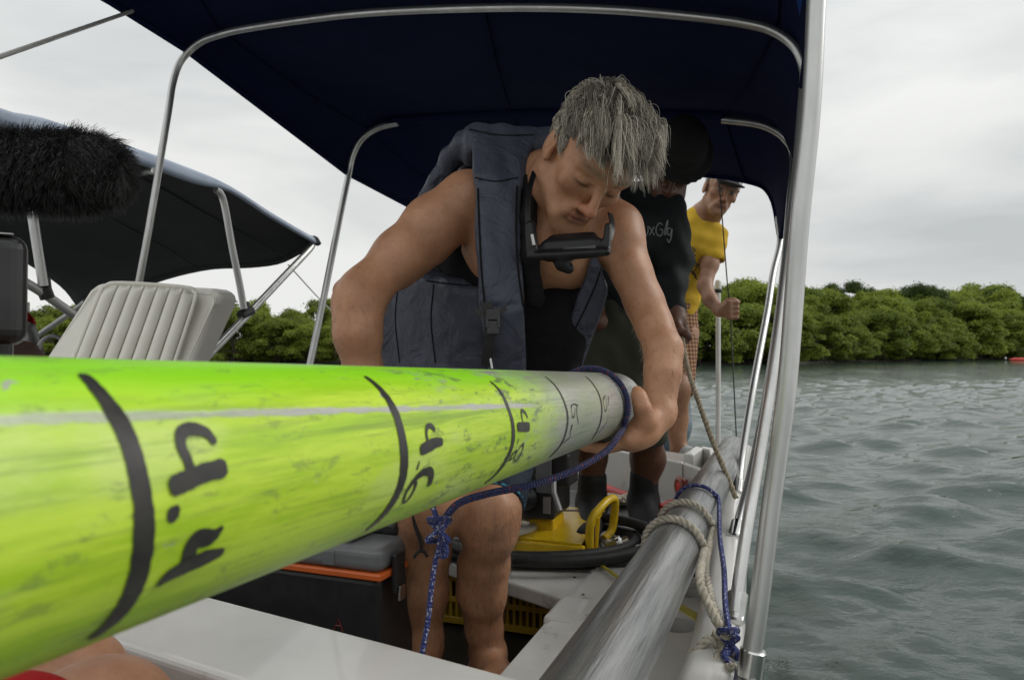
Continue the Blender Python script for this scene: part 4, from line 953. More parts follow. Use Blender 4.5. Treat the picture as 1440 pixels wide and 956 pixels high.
cdv = np.stack([np.sin(ch_*61), np.cos(ch_*97), np.sin(ch_*143+1)], 1)*.75+g_.normal(size=(len(P), 3))*.30
ln = ln*(.55+.75*ch_+g_.uniform(-.18, .18, len(P)))
loc = d_*(.22+.72*top[:, None])+np.array([.02, .50, .10])*top[:, None]+np.array([0, -.15, -.75])*(1-top)[:, None]+cdv*.20
Wd = loc@A1h.T; Wr = O1+P@A1h.T
def fld(Q, O=O1, A=A1h, rr=(.080, .101, .088)):
    L_ = (Q-O)@A-np.array([0, -.010, .036]); q_ = np.linalg.norm(L_/np.array(rr), axis=1)[:, None]; m_ = q_ < 1; L_ = np.where(m_, L_/np.maximum(q_, .2), L_); return O+(L_+np.array([0, -.010, .036]))@A.T
tone = np.clip(ch_*.8+g_.uniform(0, .30, len(P)), 0, 1)[:, None]; tone = np.clip(tone+g_.uniform(-.2, .2, (len(P), 1)), 0, 1)**2; ln = ln*g_.uniform(.55, 1.08, len(P)); cols = (1-tone)*np.array([.060, .050, .040])+tone*np.array([.62, .57, .47])
strands('hair', Wr, Wd, ln, man, M['hair'], cols, fld, gw=.23, curl=.14, seg=13, w0=.00075, clump=cdv@A1h.T, seed=10, wave=.42, cid=ch_, gather=.62)
# loose locks: longer, curlier, lighter and darker
P, d_ = scalp(9000, 18); k_ = P[:, 2] > .075; P = P[k_][:2600]; d_ = d_[k_][:2600]; g_ = np.random.default_rng(19)
cl = np.floor(P*42+.5*np.sin(P[:, ::-1]*90)); ch_ = (np.sin(cl@np.array([12.9898, 78.233, 37.719]))*43758.5453) % 1
cdv = np.stack([np.sin(ch_*61), np.cos(ch_*97), np.sin(ch_*143+1)], 1)+g_.normal(size=(len(P), 3))*.14
loc = d_*.45+np.array([.15, .75, .15])+cdv*.45; tone = np.clip(ch_+g_.uniform(-.1, .1, len(P)), 0, 1)[:, None]
strands('hair', O1+P@A1h.T, loc@A1h.T, (.045+.050*ch_)*g_.uniform(.85, 1.1, len(P)), man, M['hair'], (1-tone**2)*np.array([.04, .032, .024])+tone**2*np.array([.72, .66, .54]), fld, gw=.24, curl=.16, seg=14, w0=.0008, clump=cdv@A1h.T, seed=20, wave=.40, cid=ch_, gather=.5)
# shorts
s = SDF((-.42, 1.36, .60), (.16, 2.02, 1.06), .005)
eR = hipR+(kR-hipR)*.90; eL = hipL+(kL-hipL)*.86
s.chain([hipR+[-.01, 0, .02], (hipR+eR)/2, eR], [.115, .100, .078], .03); s.chain([hipL+[.01, 0, .02], (hipL+eL)/2, eL], [.112, .100, .080], .03); s.cone(pv+[0, 0, .0], (hipR+hipL)/2, .155, .13, .05)
s.cone(eR, eR+(eR-hipR)*.4, .064, .064, .004, 'sub'); s.cone(eL, eL+(eL-hipL)*.4, .066, .066, .004, 'sub')
M['shorts1'] = fabric('navy_board_shorts', (.010, .018, .030), (.02, .02, .02), 0, (.016, .026, .04), .7, .5, 12)
sh = sculpt('shorts', s, M['shorts1'], man)
M['teal'] = mat('teal_piping', (.02, .20, .30), .6, (.015, .15, .24), 20)
for e_, hp, r_ in ((eL, hipL, .081),):
    dd = unit(e_-hp); a = unit(np.cross(dd, [0, 1., 0])); b = np.cross(dd, a); cen_ = e_+dd*.030
    mb = MB(); tube(mb, [cen_+r_*.86*(math.cos(t_)*a+math.sin(t_)*b) for t_ in np.linspace(0, 2*math.pi, 30, endpoint=False)], .0045, 6, closed=True); mb.build('hem_trim', M['teal'], sh)
mb = MB(); tube(mb, crom([W(537, 425, 1.62), W(535, 455, 1.63), W(541, 490, 1.64), W(545, 525, 1.65)], 5), .004, 6); mb.build('side_trim', M['teal'], sh)
# life vest
M['vest'] = fabric('slate_nylon', (.075, .084, .112), (.02, .02, .02), 0, (.045, .050, .070), .40, .9, 14)
M['vest_in'] = fabric('black_piping_and_shade', (.006, .006, .007), (0, 0, 0), 0, (.010, .010, .011), .9, .4, 20)
s = SDF((-.40, 1.14, .86), (.34, 1.92, 1.47), .0045)
XL = (1, .2, 0)
s.slab(W(652, 205, 1.45), W(788, 210, 1.49), (0, 0, 1), .036, .040, .050, .012)
s.slab(W(708, 184, 1.44), W(700, 262, 1.335), XL, .066, .047, .020, .008); s.slab(W(700, 258, 1.335), W(700, 345, 1.305), XL, .045, .041, .019, .008)
s.slab(W(700, 342, 1.305), W(706, 430, 1.300), XL, .041, .040, .020, .008); s.slab(W(706, 427, 1.300), W(716, 545, 1.40), XL, .040, .036, .026, .010)
s.chain([W(650, 200, 1.47), W(636, 222, 1.52), W(604, 280, 1.58), W(585, 345, 1.64), W(570, 420, 1.67)], [.022, .024, .024, .034, .05], .015)
s.slab(W(725, 225, 1.62), W(640, 460, 1.80), (1, .5, 0), .12, .16, .035, .02, .03)
s.slab(W(612, 384, 1.57), W(608, 545, 1.61), (1, -1.15, 0), .158, .150, .072, .030, .02); s.cone(W(548, 405, 1.66), W(546, 530, 1.68), .040, .044, .03)
s.slab(W(655, 400, 1.46), W(662, 540, 1.50), (1, -.5, 0), .062, .060, .040, .016, .012)
s.slab(W(853, 318, 1.38), W(849, 372, 1.315), XL, .020, .024, .013, .006, .008); s.slab(W(849, 368, 1.315), W(822, 450, 1.385), XL, .025, .028, .014, .006, .008); s.slab(W(822, 447, 1.385), W(792, 535, 1.49), XL, .028, .030, .015, .006, .008)
s.chain([W(800, 232, 1.55), W(850, 290, 1.47), W(862, 330, 1.45)], [.03, .034, .03], .02)
# arm holes and the front opening, creases
s.chain([W(655, 292, 1.43), W(608, 322, 1.41), W(560, 362, 1.37)], [.064, .064, .056], .008, op='sub'); s.chain([W(655, 360, 1.42), W(668, 375, 1.42)], [.035, .035], .02, op='sub')
s.chain([W(868, 330, 1.33), W(890, 400, 1.32)], [.050, .046], .01, op='sub')
s.noise(1, lambda X, Y, Z: .0016*np.sin(75*X+9*Z+2.5*np.sin(9*Z+20*Y))*np.clip(.4+np.sin(7*Z+21*X), 0, 1)+.0012*np.sin(130*X+2*np.sin(22*Z)+8*Z)+.0022*np.sin(60*X+25*Z)*np.clip(np.sin(18*Z-10*X)-.4, 0, 1))
vest = sculpt('life_vest', s, M['vest'], man)
s = SDF((-.22, 1.24, .86), (.28, 1.85, 1.42), .006)
s.chain([W(800, 395, 1.42), W(785, 450, 1.45), W(762, 525, 1.50)], [.045, .072, .08], .03); s.chain([W(720, 240, 1.52), W(668, 290, 1.55), W(640, 350, 1.56), W(660, 385, 1.50), W(690, 400, 1.46)], [.045, .05, .05, .042, .036], .03)
s.chain([W(775, 225, 1.42), W(748, 262, 1.36), W(741, 310, 1.325), W(744, 360, 1.31), W(752, 420, 1.33)], [.026, .020, .015, .016, .02], .02)
sculpt('vest_inner_shade', s, M['vest_in'], vest)  # black inner shape, the vest's shadowed inside put into its colour
# seams on the vest, buckle, strap, zip pull
def vline(pts, r_=.0022, nm='piping'):
    from mathutils.bvhtree import BVHTree
    me = vest.data; org = ORG[vest.name]; bv = BVHTree.FromPolygons([tuple(np.array(v.co)+org) for v in me.vertices], [tuple(q_.vertices) for q_ in me.polygons]); P = []
    for q_ in crom(np.array(pts, float), 6):
        dr = unit(ray(q_[0], q_[1])); h = bv.ray_cast(Vector(CAM), Vector(dr))
        if h[0] is not None: P.append(np.array(h[0])-dr*.0010)
    if len(P) > 3: mb = MB(); tube(mb, P, r_, 6); return mb.build(nm, M['vest_in'], vest)
vline([(672, 265), (674, 320), (677, 380), (682, 430), (690, 500)]); vline([(727, 262), (726, 320), (729, 380), (737, 440), (742, 500)]); vline([(668, 250), (697, 255), (728, 250)], .0014, 'seam')
vline([(560, 400), (556, 450), (562, 510)], .0016, 'seam'); vline([(600, 395), (640, 400), (672, 402)], .0016, 'seam'); vline([(610, 400), (606, 450), (612, 510)], .0014, 'seam'); vline([(660, 182), (700, 190), (750, 190)], .0015, 'seam'); vline([(852, 350), (838, 400), (815, 450), (790, 500)], .0016, 'seam')
def on(px, py, Y, n=0): return W(px, py, Y)
M['webbing'] = mat('black_webbing', (.010, .010, .010), .7, (.02, .02, .02), 90, bump=.5, bscale=900)
def strip(mb, pts, wd, th=.0016, nrm=(0, -1, 0)):
    P = np.asarray(pts, float); T = np.gradient(P, axis=0); T /= np.linalg.norm(T, axis=1)[:, None]; n_ = unit(nrm); S_ = np.cross(T, n_); S_ /= np.linalg.norm(S_, axis=1)[:, None]; V = []; F = []
    for p_, q_ in zip(P, S_): V += [p_-q_*wd/2+n_*th, p_+q_*wd/2+n_*th, p_+q_*wd/2-n_*th, p_-q_*wd/2-n_*th]
    for i in range(len(P)-1):
        for k in range(4): F.append((4*i+k, 4*i+(k+1) % 4, 4*i+4+(k+1) % 4, 4*i+4+k))
    F += [(0, 1, 2, 3), (4*len(P)-1, 4*len(P)-2, 4*len(P)-3, 4*len(P)-4)]; mb.add(V, F); return mb
mb = MB(); strip(mb, crom([W(684, 425, 1.262), W(690, 450, 1.262), W(688, 480, 1.272), W(684, 515, 1.30)], 5), .020); mb.build('strap', M['webbing'], vest)
mb = MB(); c_ = W(693, 452, 1.252)
for (dx, dz, hw, hh, dy) in ((0, .012, .0125, .010, .006), (0, -.011, .0110, .012, .006), (-.010, 0, .003, .012, .007), (.010, 0, .003, .012, .007)):
    box8(mb, [c_+np.array([dx+a*hw, b_*dy, dz+z_*hh]) for z_ in (-1, 1) for (a, b_) in ((-1, -1), (1, -1), (1, 1), (-1, 1))])
bevel(mb.build('buckle', M['black_plastic'], vest, smooth=False), .002)
mb = MB(); strip(mb, crom([W(668, 436, 1.272), W(690, 446, 1.258), W(712, 432, 1.262)], 5), .010); mb.build('strap', M['webbing'], vest)
mb = MB(); tube(mb, [W(690, 497, 1.29), W(690, 506, 1.29), W(692, 518, 1.29)], .0022, 6); mb.build('zip_pull', M['steel'], vest)
M['mask_black'] = mat('wet_black_silicone', (.004, .004, .005), .4, (.008, .008, .009), 30, bump=.1, spec=.3)
# dive mask and strap hanging from his neck
mask = thing('dive_mask', 'black dive mask hanging upside down from the neck of the bending man', 'dive mask', W(800, 350, 1.2))
s = SDF(W(725, 400, 1.28)*[1, 0, 1]+[0, 1.10, 0], W(880, 235, 1.28)*[1, 0, 1]+[0, 1.34, 0], .0022)
s.cone(W(748, 361, 1.205), W(852, 355, 1.185), .0100, .0085, .008, flat=((0, 0, 1), .75)); s.chain([W(774, 352, 1.22), W(835, 347, 1.205)], [.020, .018], .012, flat=((0, 1, 0), .8)); s.cone(W(780, 338, 1.23), W(832, 334, 1.22), .010, .010, .012)
s.cone(W(746, 318, 1.22), W(748, 350, 1.21), .010, .011, .008); s.cone(W(855, 318, 1.205), W(853, 350, 1.195), .006, .008, .006); s.cone(W(790, 372, 1.205), W(800, 378, 1.205), .012, .009, .012)
s.cone(W(775, 340, 1.185), W(830, 337, 1.175), .0062, .0062, .004, 'sub')
sculpt('mask_frame', s, M['mask_black'], mask)
mb = MB(); strip(mb, crom([W(752, 240, 1.31), W(745, 265, 1.27), W(742, 295, 1.238), W(745, 330, 1.212)], 6), .010, .002, (-.4, -1, 0)); mb.build('mask_strap', M['mask_black'], mask)
mb = MB(); strip(mb, crom([W(858, 300, 1.26), W(861, 318, 1.225), W(857, 335, 1.205), W(850, 348, 1.195)], 6), .010, .002, (.4, -1, 0)); mb.build('mask_strap', M['mask_black'], mask)
mb = MB(); tube(mb, [W(748, 330, 1.20), W(751, 345, 1.198)], .003, 8); mb.build('strap_clip', M['alu'], mask)
mb = MB(); a = [W(792, 349, 1.197), W(838, 345, 1.186), W(836, 356, 1.186), W(790, 360, 1.197)]; mb.add(a+[p_+[0, .006, 0] for p_ in a], [(0, 1, 2, 3), (7, 6, 5, 4), (0, 4, 5, 1), (1, 5, 6, 2), (2, 6, 7, 3), (3, 7, 4, 0)]); mb.build('lens', mat('dark_glass', (.01, .011, .012), .08, (.02, .02, .02), 8, coat=.6), mask, smooth=False)
# cord round his shin
mb = MB(); tube(mb, crom([W(580, 700, 1.455), W(583, 735, 1.46), W(592, 762, 1.475), W(592, 776, 1.48)], 6), .0042, 8); tube(mb, crom([W(592, 772, 1.478), W(586, 778, 1.48), W(582, 784, 1.48)], 4), .0032, 7); tube(mb, crom([W(592, 772, 1.478), W(597, 776, 1.48), W(601, 782, 1.485)], 4), .0032, 7)
lo_ = mb.build('leg_cord', M['webbing'], man)
# ================================================================ SECOND MAN (dark shirt, olive shorts) standing behind
man2 = thing('person', 'man in a black long sleeved shirt, olive shorts and black boots behind the pipe end', 'person', np.array([.42, 2.4, .41]))
U2 = unit([.10, -.88, .46]); F2 = unit([-.22, -.36, -.90]); A2h = head_axes(F2, U2); O2 = W(952, 222, 2.28)
def Q2(px, py, Y=2.4): return W(px, py, Y)
s = SDF((.10, 2.0, .40), (.80, 2.62, 1.80), .0052)
nb2 = Q2(930, 276, 2.38); add_head(s, O2, A2h, .98, neck=nb2)
s.chain([nb2, Q2(905, 330, 2.40), Q2(875, 420, 2.44), Q2(862, 460, 2.45)], [.07, .12, .115, .13], .05)
LE = [Q2(938, 300, 2.33), Q2(950, 365, 2.28), Q2(942, 400, 2.24), Q2(950, 438, 2.20)]
s.chain(LE, [.052, .044, .040, .028], .02); s.chain([Q2(860, 300, 2.42), Q2(835, 370, 2.36), Q2(835, 430, 2.28)], [.05, .042, .030], .02)
kn = [Q2(952+4*i, 458+2*i, 2.19+.012*i) for i in range(4)]
hand(s, Q2(950, 440, 2.20), Q2(953, 450, 2.19), kn, [[k_, k_+np.array([.008, -.012, -.028]), k_+np.array([-.006, -.010, -.044]), k_+np.array([-.02, -.002, -.040])] for k_ in kn], [Q2(948, 448, 2.18), Q2(955, 464, 2.15), Q2(966, 470, 2.14), Q2(970, 476, 2.14)], r=.0088)
s.cone(Q2(835, 430, 2.28), Q2(842, 452, 2.24), .028, .030, .02)
s.chain([Q2(838, 500), Q2(836, 590, 2.38), Q2(833, 612, 2.40), Q2(832, 640, 2.42), Q2(833, 690, 2.42)], [.088, .056, .052, .050, .038], .03)
s.chain([Q2(893, 500), Q2(903, 590, 2.38), Q2(908, 612, 2.40), Q2(911, 645, 2.44), Q2(905, 690, 2.44)], [.090, .056, .052, .056, .040], .03)
sculpt('body', s, M['skin'], man2, skin_color((.12, .058, .034), [(O2, A2h, .98)], lips=(.10, .04, .03), brow=(.01, .008, .006), eye='closed'))
M['shirt_b'] = fabric('black_rash_shirt', (.010, .012, .013), (0, 0, 0), 0, (.016, .019, .020), .7, .5, 8)
s = SDF((.05, 2.0, .98), (.80, 2.66, 1.64), .0055)
s.chain([nb2+[-.01, .03, -.02], Q2(903, 330, 2.40), Q2(875, 420, 2.44), Q2(864, 452, 2.45)], [.085, .135, .128, .135], .05)
s.cone(Q2(862, 300, 2.42), Q2(936, 298, 2.36), .070, .064, .04); s.cone(Q2(880, 282, 2.42), Q2(925, 280, 2.38), .055, .055, .04)
s.chain([LE[0], LE[1], LE[2], Q2(948, 430, 2.21)], [.064, .056, .050, .037], .02); s.chain([Q2(860, 302, 2.42), Q2(835, 370, 2.36), Q2(834, 425, 2.29)], [.062, .054, .040], .02)
s.noise(1, lambda X, Y, Z: .003*np.sin(60*Z+40*X+2*np.sin(20*X))+.002*np.sin(110*X+30*Z))
sh2 = sculpt('shirt', s, M['shirt_b'], man2)
M['shorts2'] = fabric('olive_shorts', (.055, .055, .040), (0, 0, 0), 0, (.040, .041, .030), .8, .5, 9)
s = SDF((.05, 2.1, .66), (.72, 2.72, 1.18), .0055)
s.chain([Q2(862, 448, 2.44), Q2(860, 480, 2.42)], [.142, .150], .04); s.chain([Q2(842, 480, 2.40), Q2(837, 600, 2.38)], [.122, .090], .03); s.chain([Q2(886, 482, 2.40), Q2(902, 602, 2.38)], [.120, .090], .03)
s.cone(Q2(837, 630, 2.39), Q2(838, 660, 2.39), .072, .072, .004, 'sub'); s.cone(Q2(903, 632, 2.39), Q2(903, 660, 2.39), .072, .072, .004, 'sub')
s.noise(1, lambda X, Y, Z: .003*np.sin(45*Z+70*X)+.002*np.sin(90*X))
sculpt('shorts', s, M['shorts2'], man2)
mb = MB(); tube(mb, [Q2(868+30*math.cos(t_), 436, 2.45+.150*math.sin(t_)-.0) for t_ in np.linspace(math.pi, 2*math.pi, 12)], .006, 6); mb.build('waist_cord', M['webbing'], man2)
# boots
M['boot'] = mat('black_neoprene', (.010, .010, .011), .75, (.018, .018, .019), 40, bump=.4, bscale=160)
for (tx, ty, an, toe, sd_) in ((833, 668, Q2(833, 672, 2.42), Q2(820, 752, 2.20), 0), (905, 664, Q2(906, 668, 2.44), Q2(924, 752, 2.22), 1)):
    s = SDF(an-[.14, .34, .34], an+[.16, .16, .06], .005)
    zf = .405; ft = np.array([an[0], an[1]+.02, zf+.035]); tz = np.array([toe[0], toe[1]-.02, zf+.03])
    s.cone(an, ft+[0, 0, .05], .049, .050, .01); s.cone(ft+[0, 0, .05], ft, .050, .045, .02); s.cone(ft, tz, .044, .036, .02, flat=((0, 0, 1), .85)); s.cone(ft+[0, 0, .05], (ft+tz)/2, .045, .038, .03)
    s.cone(an+[0, 0, .01], an+[0, 0, .08], .043, .043, .003, 'sub'); b_ = sculpt('boot', s, M['boot'], man2)
    mb = MB(); prism(mb, [tuple((ft+(tz-ft)*t_+unit([-(tz-ft)[1], (tz-ft)[0], 0])*w_)[:2]) for t_, w_ in ((-.2, -.036), (.5, -.042), (1.1, -.036), (1.27, 0), (1.1, .036), (.5, .042), (-.2, .036), (-.27, 0))], .4055, .418); mb.build('sole', M['black_rubber'], b_, smooth=False)
# hat
M['hat'] = fabric('dark_hat_cloth', (.014, .013, .013), (0, 0, 0), 0, (.022, .021, .020), .85, .4, 20)
T2 = lambda x, y, z: O2+A2h@(np.array([x, y, z])*.98)
s = SDF(O2-.22, O2+.22, .005)
s.ell(T2(0, -.010, .062), (.080, .100, .068), A2h, .01); s.cut(T2(0, 0, .034), A2h[:, 2]); s.ell(T2(0, .01, .048), (.108, .128, .009), A2h, .012)
s.ell(T2(0, -.010, .035), (.078, .098, .055), A2h, .01, 'sub'); hat = sculpt('hat', s, M['hat'], man2)
# script lettering on the shirt: letters as thin strokes standing on the cloth
def on_mesh(o_, P, d_):
    dep = None
    return P
def lettering(parent, target, strokes, to3d, wd, mt, name='lettering'):
    from mathutils.bvhtree import BVHTree
    me = target.data; org = ORG[target.name]; bv = BVHTree.FromPolygons([tuple(np.array(v.co)+org) for v in me.vertices], [tuple(p_.vertices) for p_ in me.polygons])
    mb = MB()
    for st in strokes:
        Q = crom(np.array(st, float), 4); P = []
        for q_ in Q:
            p_ = to3d(q_[0], q_[1]); dr = unit(p_-CAM); h = bv.ray_cast(Vector(CAM), Vector(dr))
            P.append(np.array(h[0])-dr*.0012 if h[0] is not None else p_)
        if len(P) > 1: tube(mb, P, wd, 5)
    return mb.build(name, mt, parent)
M['print'] = mat('grey_print', (.30, .31, .31), .7, (.22, .23, .23), 60)
SC = [[(904, 318), (905, 328), (908, 332), (911, 326), (911, 318)], [(913, 319), (920, 331)], [(920, 319), (913, 331)], [(932, 316), (927, 314), (923, 320), (923, 328), (928, 332), (932, 327), (931, 323), (928, 323)],
      [(934, 330), (937, 316), (939, 310), (938, 320), (936, 331)], [(944, 322), (940, 321), (939, 328), (942, 331), (945, 322), (944, 332), (941, 341), (938, 336)], [(895, 322), (896, 332)], [(897, 325), (901, 321), (902, 332)], [(934, 323), (940, 321)]]
lettering(sh2, sh2, SC, lambda a, b: W(a, b, 2.3), .0016, M['print'])

# ================================================================ THIRD MAN (yellow T-shirt, cap)
man3 = thing('person', 'young man in a yellow T-shirt and grey cap holding a thin line at the stern', 'person', np.array([.75, 3.3, .55]))
U3 = unit([.30, -.22, .92]); F3 = unit([-.02, -.95, -.26]); A3h = head_axes(F3, U3); O3 = W(1014, 268, 3.30)
s = SDF((.40, 2.75, .36), (1.16, 3.72, 1.98), .0050)
nb3 = W(990, 306, 3.42); add_head(s, O3, A3h, .98, neck=nb3)
s.chain([nb3, W(972, 345, 3.45), W(952, 400, 3.5), W(945, 440, 3.5)], [.07, .115, .105, .12], .05)
s.chain([W(1004, 335, 3.40), W(998, 372, 3.33), W(991, 402, 3.28)], [.052, .038, .033], .03); s.chain([W(991, 402, 3.28), W(999, 422, 3.22), W(1012, 437, 3.16)], [.033, .031, .024], .02)
fs = W(1024, 437, 3.13)
kn = [fs+np.array([-.004, -.030, .034-.0215*i]) for i in range(4)]
hand(s, W(1012, 437, 3.16), fs+[-.022, -.004, 0], kn, [[k_, k_+np.array([.034, -.004, 0]), k_+np.array([.040, .026, -.002]), k_+np.array([.012, .034, -.002])] for k_ in kn], [fs+[-.014, .008, .026], fs+[.006, .010, .046], fs+[.026, -.004, .044], fs+[.038, -.018, .038]], r=.0098, k=.004)
s.chain([W(925, 350, 3.5), W(900, 400, 3.5), W(905, 440, 3.4)], [.05, .04, .03], .03)
s.chain([W(955, 470, 3.45), W(952, 545, 3.30), W(950, 590, 3.36), W(955, 636, 3.34)], [.095, .062, .054, .034], .03)
s.chain([W(925, 470, 3.5), W(918, 545, 3.35), W(915, 610, 3.25), W(922, 655, 3.02)], [.095, .062, .052, .034], .03)
foot(s, W(956, 634, 3.34), W(952, 643, 3.36), W(990, 652, 3.20), side_=(.3, .95, 0))
foot(s, W(922, 655, 3.02), W(920, 660, 3.02), W(931, 694, 2.90), side_=(.95, 0, .2))
sculpt('body', s, M['skin'], man3, skin_color((.33, .175, .10), [(O3, A3h, .98)], lips=(.19, .075, .06), brow=(.012, .009, .007), eye='open'))
M['tee'] = fabric('yellow_cotton', (.62, .40, .035), (.6, .4, .03), .1, (.54, .34, .03), .85, .5, 7)
s = SDF((.40, 3.05, 1.12), (1.20, 3.75, 1.80), .006)
s.chain([nb3+[-.02, .01, -.03], W(972, 345, 3.45), W(950, 400, 3.5), W(944, 430, 3.5)], [.088, .132, .118, .130], .05); s.cone(W(930, 335, 3.5), W(1000, 333, 3.42), .068, .066, .04)
s.chain([W(1002, 333, 3.41), W(1001, 362, 3.36)], [.068, .064], .02); s.cone(W(1000, 366, 3.355), W(998, 395, 3.33), .054, .054, .004, 'sub'); s.chain([W(925, 345, 3.5), W(912, 372, 3.5)], [.068, .066], .02)
s.cone(nb3+[.01, -.01, .01], nb3+[.05, -.03, .10], .068, .068, .006, 'sub')
s.noise(1, lambda X, Y, Z: .004*np.sin(40*Z-50*X)+.0025*np.sin(85*Z+20*X))
tee = sculpt('t_shirt', s, M['tee'], man3)
M['print_d'] = mat('dark_print', (.045, .035, .02), .7, (.08, .06, .03), 60)
g_ = np.random.default_rng(12); st = []
for i in range(26):
    a = 962+g_.uniform(0, 17); b = 328+(a-962)*1.3+g_.uniform(0, 42); st.append([(a, b), (a+g_.uniform(2, 5), b+g_.uniform(1, 5)), (a+g_.uniform(0, 6), b+g_.uniform(4, 9))])
lettering(tee, tee, st, lambda a, b: W(a, b, 3.4), .0030, M['print_d'], 'shirt_print')
def plaid():
    m, N, L, p = nodes('brown_plaid'); tc = N.new('ShaderNodeTexCoord'); w1 = N.new('ShaderNodeTexWave'); w1.bands_direction = 'Z'; w1.inputs['Scale'].default_value = 17; w2 = N.new('ShaderNodeTexWave'); w2.bands_direction = 'X'; w2.inputs['Scale'].default_value = 17
    for w_ in (w1, w2): L.new(tc.outputs['Object'], w_.inputs[0])
    ad = N.new('ShaderNodeMath'); ad.operation = 'ADD'; L.new(w1.outputs['Fac'], ad.inputs[0]); L.new(w2.outputs['Fac'], ad.inputs[1])
    r = N.new('ShaderNodeValToRGB'); r.color_ramp.elements[0].position = .3; r.color_ramp.elements[0].color = (.10, .035, .018, 1); r.color_ramp.elements[1].position = .95; r.color_ramp.elements[1].color = (.42, .24, .12, 1)
    h = N.new('ShaderNodeMath'); h.operation = 'MULTIPLY'; h.inputs[1].default_value = .5; L.new(ad.outputs[0], h.inputs[0]); L.new(h.outputs[0], r.inputs[0]); L.new(r.outputs[0], p.inputs['Base Color']); p.inputs['Roughness'].default_value = .9; return m
s = SDF((.40, 3.05, .70), (1.05, 3.8, 1.30), .006)
s.chain([W(945, 432, 3.5), W(943, 460, 3.5)], [.125, .130], .04); s.chain([W(952, 468, 3.46), W(951, 545, 3.32)], [.105, .082], .02); s.chain([W(925, 468, 3.5), W(919, 545, 3.36)], [.105, .082], .02)
s.cone(W(951, 550, 3.31), W(950, 600, 3.30), .068, .068, .004, 'sub')
sculpt('shorts', s, plaid(), man3)
T3 = lambda x, y, z: O3+A3h@(np.array([x, y, z])*.98)
s = SDF(O3-.24, O3+.24, .005); s.ell(T3(0, -.012, .050), (.082, .104, .082), A3h, .01); s.cut(T3(0, 0, .018), A3h[:, 2])
s.ell(T3(0, .115, .038), (.066, .085, .008), A3h, .012); s.ell(T3(0, -.010, .034), (.074, .096, .068), A3h, .008, 'sub')
M['cap'] = fabric('grey_cap_cloth', (.13, .13, .125), (0, 0, 0), 0, (.17, .17, .165), .85, .3, 20)
cap_c = lambda V: np.where((((V-O3)@A3h)[:, 1] > .075)[:, None], np.array([.035, .035, .035]), np.array([.42, .42, .40]))
M['cap2'] = attr_mat('cap_cloth', .85, .2, bump=.3, bscale=500); sculpt('cap', s, M['cap2'], man3, cap_c)
gh = scalp(900, 33); P3 = gh[0]; kp = (P3[:, 2] < .05); P3 = P3[kp]; d3 = gh[1][kp]
strands('hair', O3+(P3*.99)@A3h.T, (d3*.5+[0, -.2, -.9])@A3h.T, np.full(len(P3), .018), man3, M['hair'], np.tile([.012, .009, .007], (len(P3), 1)), None, seg=3, w0=.0016, gw=.1)
M['bandage'] = mat('pale_bandage', (.42, .44, .45), .8, (.35, .37, .38), 60, bump=.4)
ax_ = unit(W(966, 641, 3.28)-W(956, 636, 3.34)); 
mb = MB(); tube(mb, [W(964, 639, 3.29), W(970, 642, 3.265)], .044, 16); mb.build('foot_band', M['bandage'], man3)
# thin line he holds
mb = MB(); tube(mb, crom([W(1009, 236, 3.02), W(1015, 300, 3.08), W(1023, 400, 3.12), W(1027, 437, 3.12), W(1031, 520, 3.0), W(1036, 625, 2.85)], 8), .0028, 6); o = mb.build('thin_line', M['webbing']); tag(o, 'thin dark line running down through the fist of the man in yellow', 'line')

# ================================================================ FOURTH PERSON, lower left, mostly out of frame
man4 = thing('person', 'bare legged person in red shorts crouching at the lower left edge', 'person', np.array([-.72, .40, .2]))
s = SDF((-1.05, .02, .19), (-.18, .98, 1.55), .0065)
k1 = W(140, 1034, .60); k2 = W(96, 965, .76)
h1, h2 = np.array([-.72, .36, .52]), np.array([-.76, .52, .52])
s.chain([h1, (h1+k1)/2+[0, 0, .02], k1], [.095, .078, .056], .04); s.chain([h2, (h2+k2)/2+[0, 0, .02], k2], [.095, .075, .050], .04)
s.chain([k1, k1+[-.02, .02, -.2], k1+[-.06, .0, -.38]], [.056, .052, .036], .03); s.chain([k2, k2+[-.03, .0, -.2], k2+[-.07, -.02, -.38]], [.054, .052, .036], .03)
for k_ in (k1, k2): foot(s, k_+[-.06, .0, -.38], k_+[-.10, .0, -.42], k_+[.06, -.06, -.43], side_=(.3, .9, 0))
s.chain([np.array([-.75, .44, .52]), np.array([-.78, .40, .75]), np.array([-.76, .40, 1.0]), np.array([-.75, .40, 1.12])], [.13, .12, .13, .08], .05)
O4 = np.array([-.74, .44, 1.34]); A4 = head_axes([.4, .9, -.05], [0, 0, 1]); add_head(s, O4, A4, .96, neck=np.array([-.75, .41, 1.15]))
sR, sL = np.array([-.60, .34, 1.07]), np.array([-.89, .46, 1.07]); s.cone(sR, sL, .05, .05, .04)
hR, hL = np.array([-.54, .60, 1.00]), np.array([-.72, .66, 1.02])
for a_, b_, c_ in ((sR, np.array([-.50, .42, .86]), hR), (sL, np.array([-.93, .58, .86]), hL)):
    s.chain([a_, b_], [.046, .036], .02); s.chain([b_, c_], [.036, .026], .02)
    kn = [c_+np.array([.02, .055, .025-.018*i]) for i in range(4)]; hand(s, c_, c_+[.01, .03, 0], kn, [[k_, k_+np.array([.02, .02, 0]), k_+np.array([.03, .0, 0])] for k_ in kn], [c_+[0, .02, .02], c_+[.02, .04, .035], c_+[.03, .05, .04], c_+[.035, .055, .04]])
sculpt('body', s, M['skin'], man4, skin_color((.42, .22, .13), [(O4, A4, .96)], eye='closed'))
M['redcloth'] = fabric('red_cloth', (.42, .010, .012), (0, 0, 0), 0, (.30, .008, .010), .8, .4, 14)
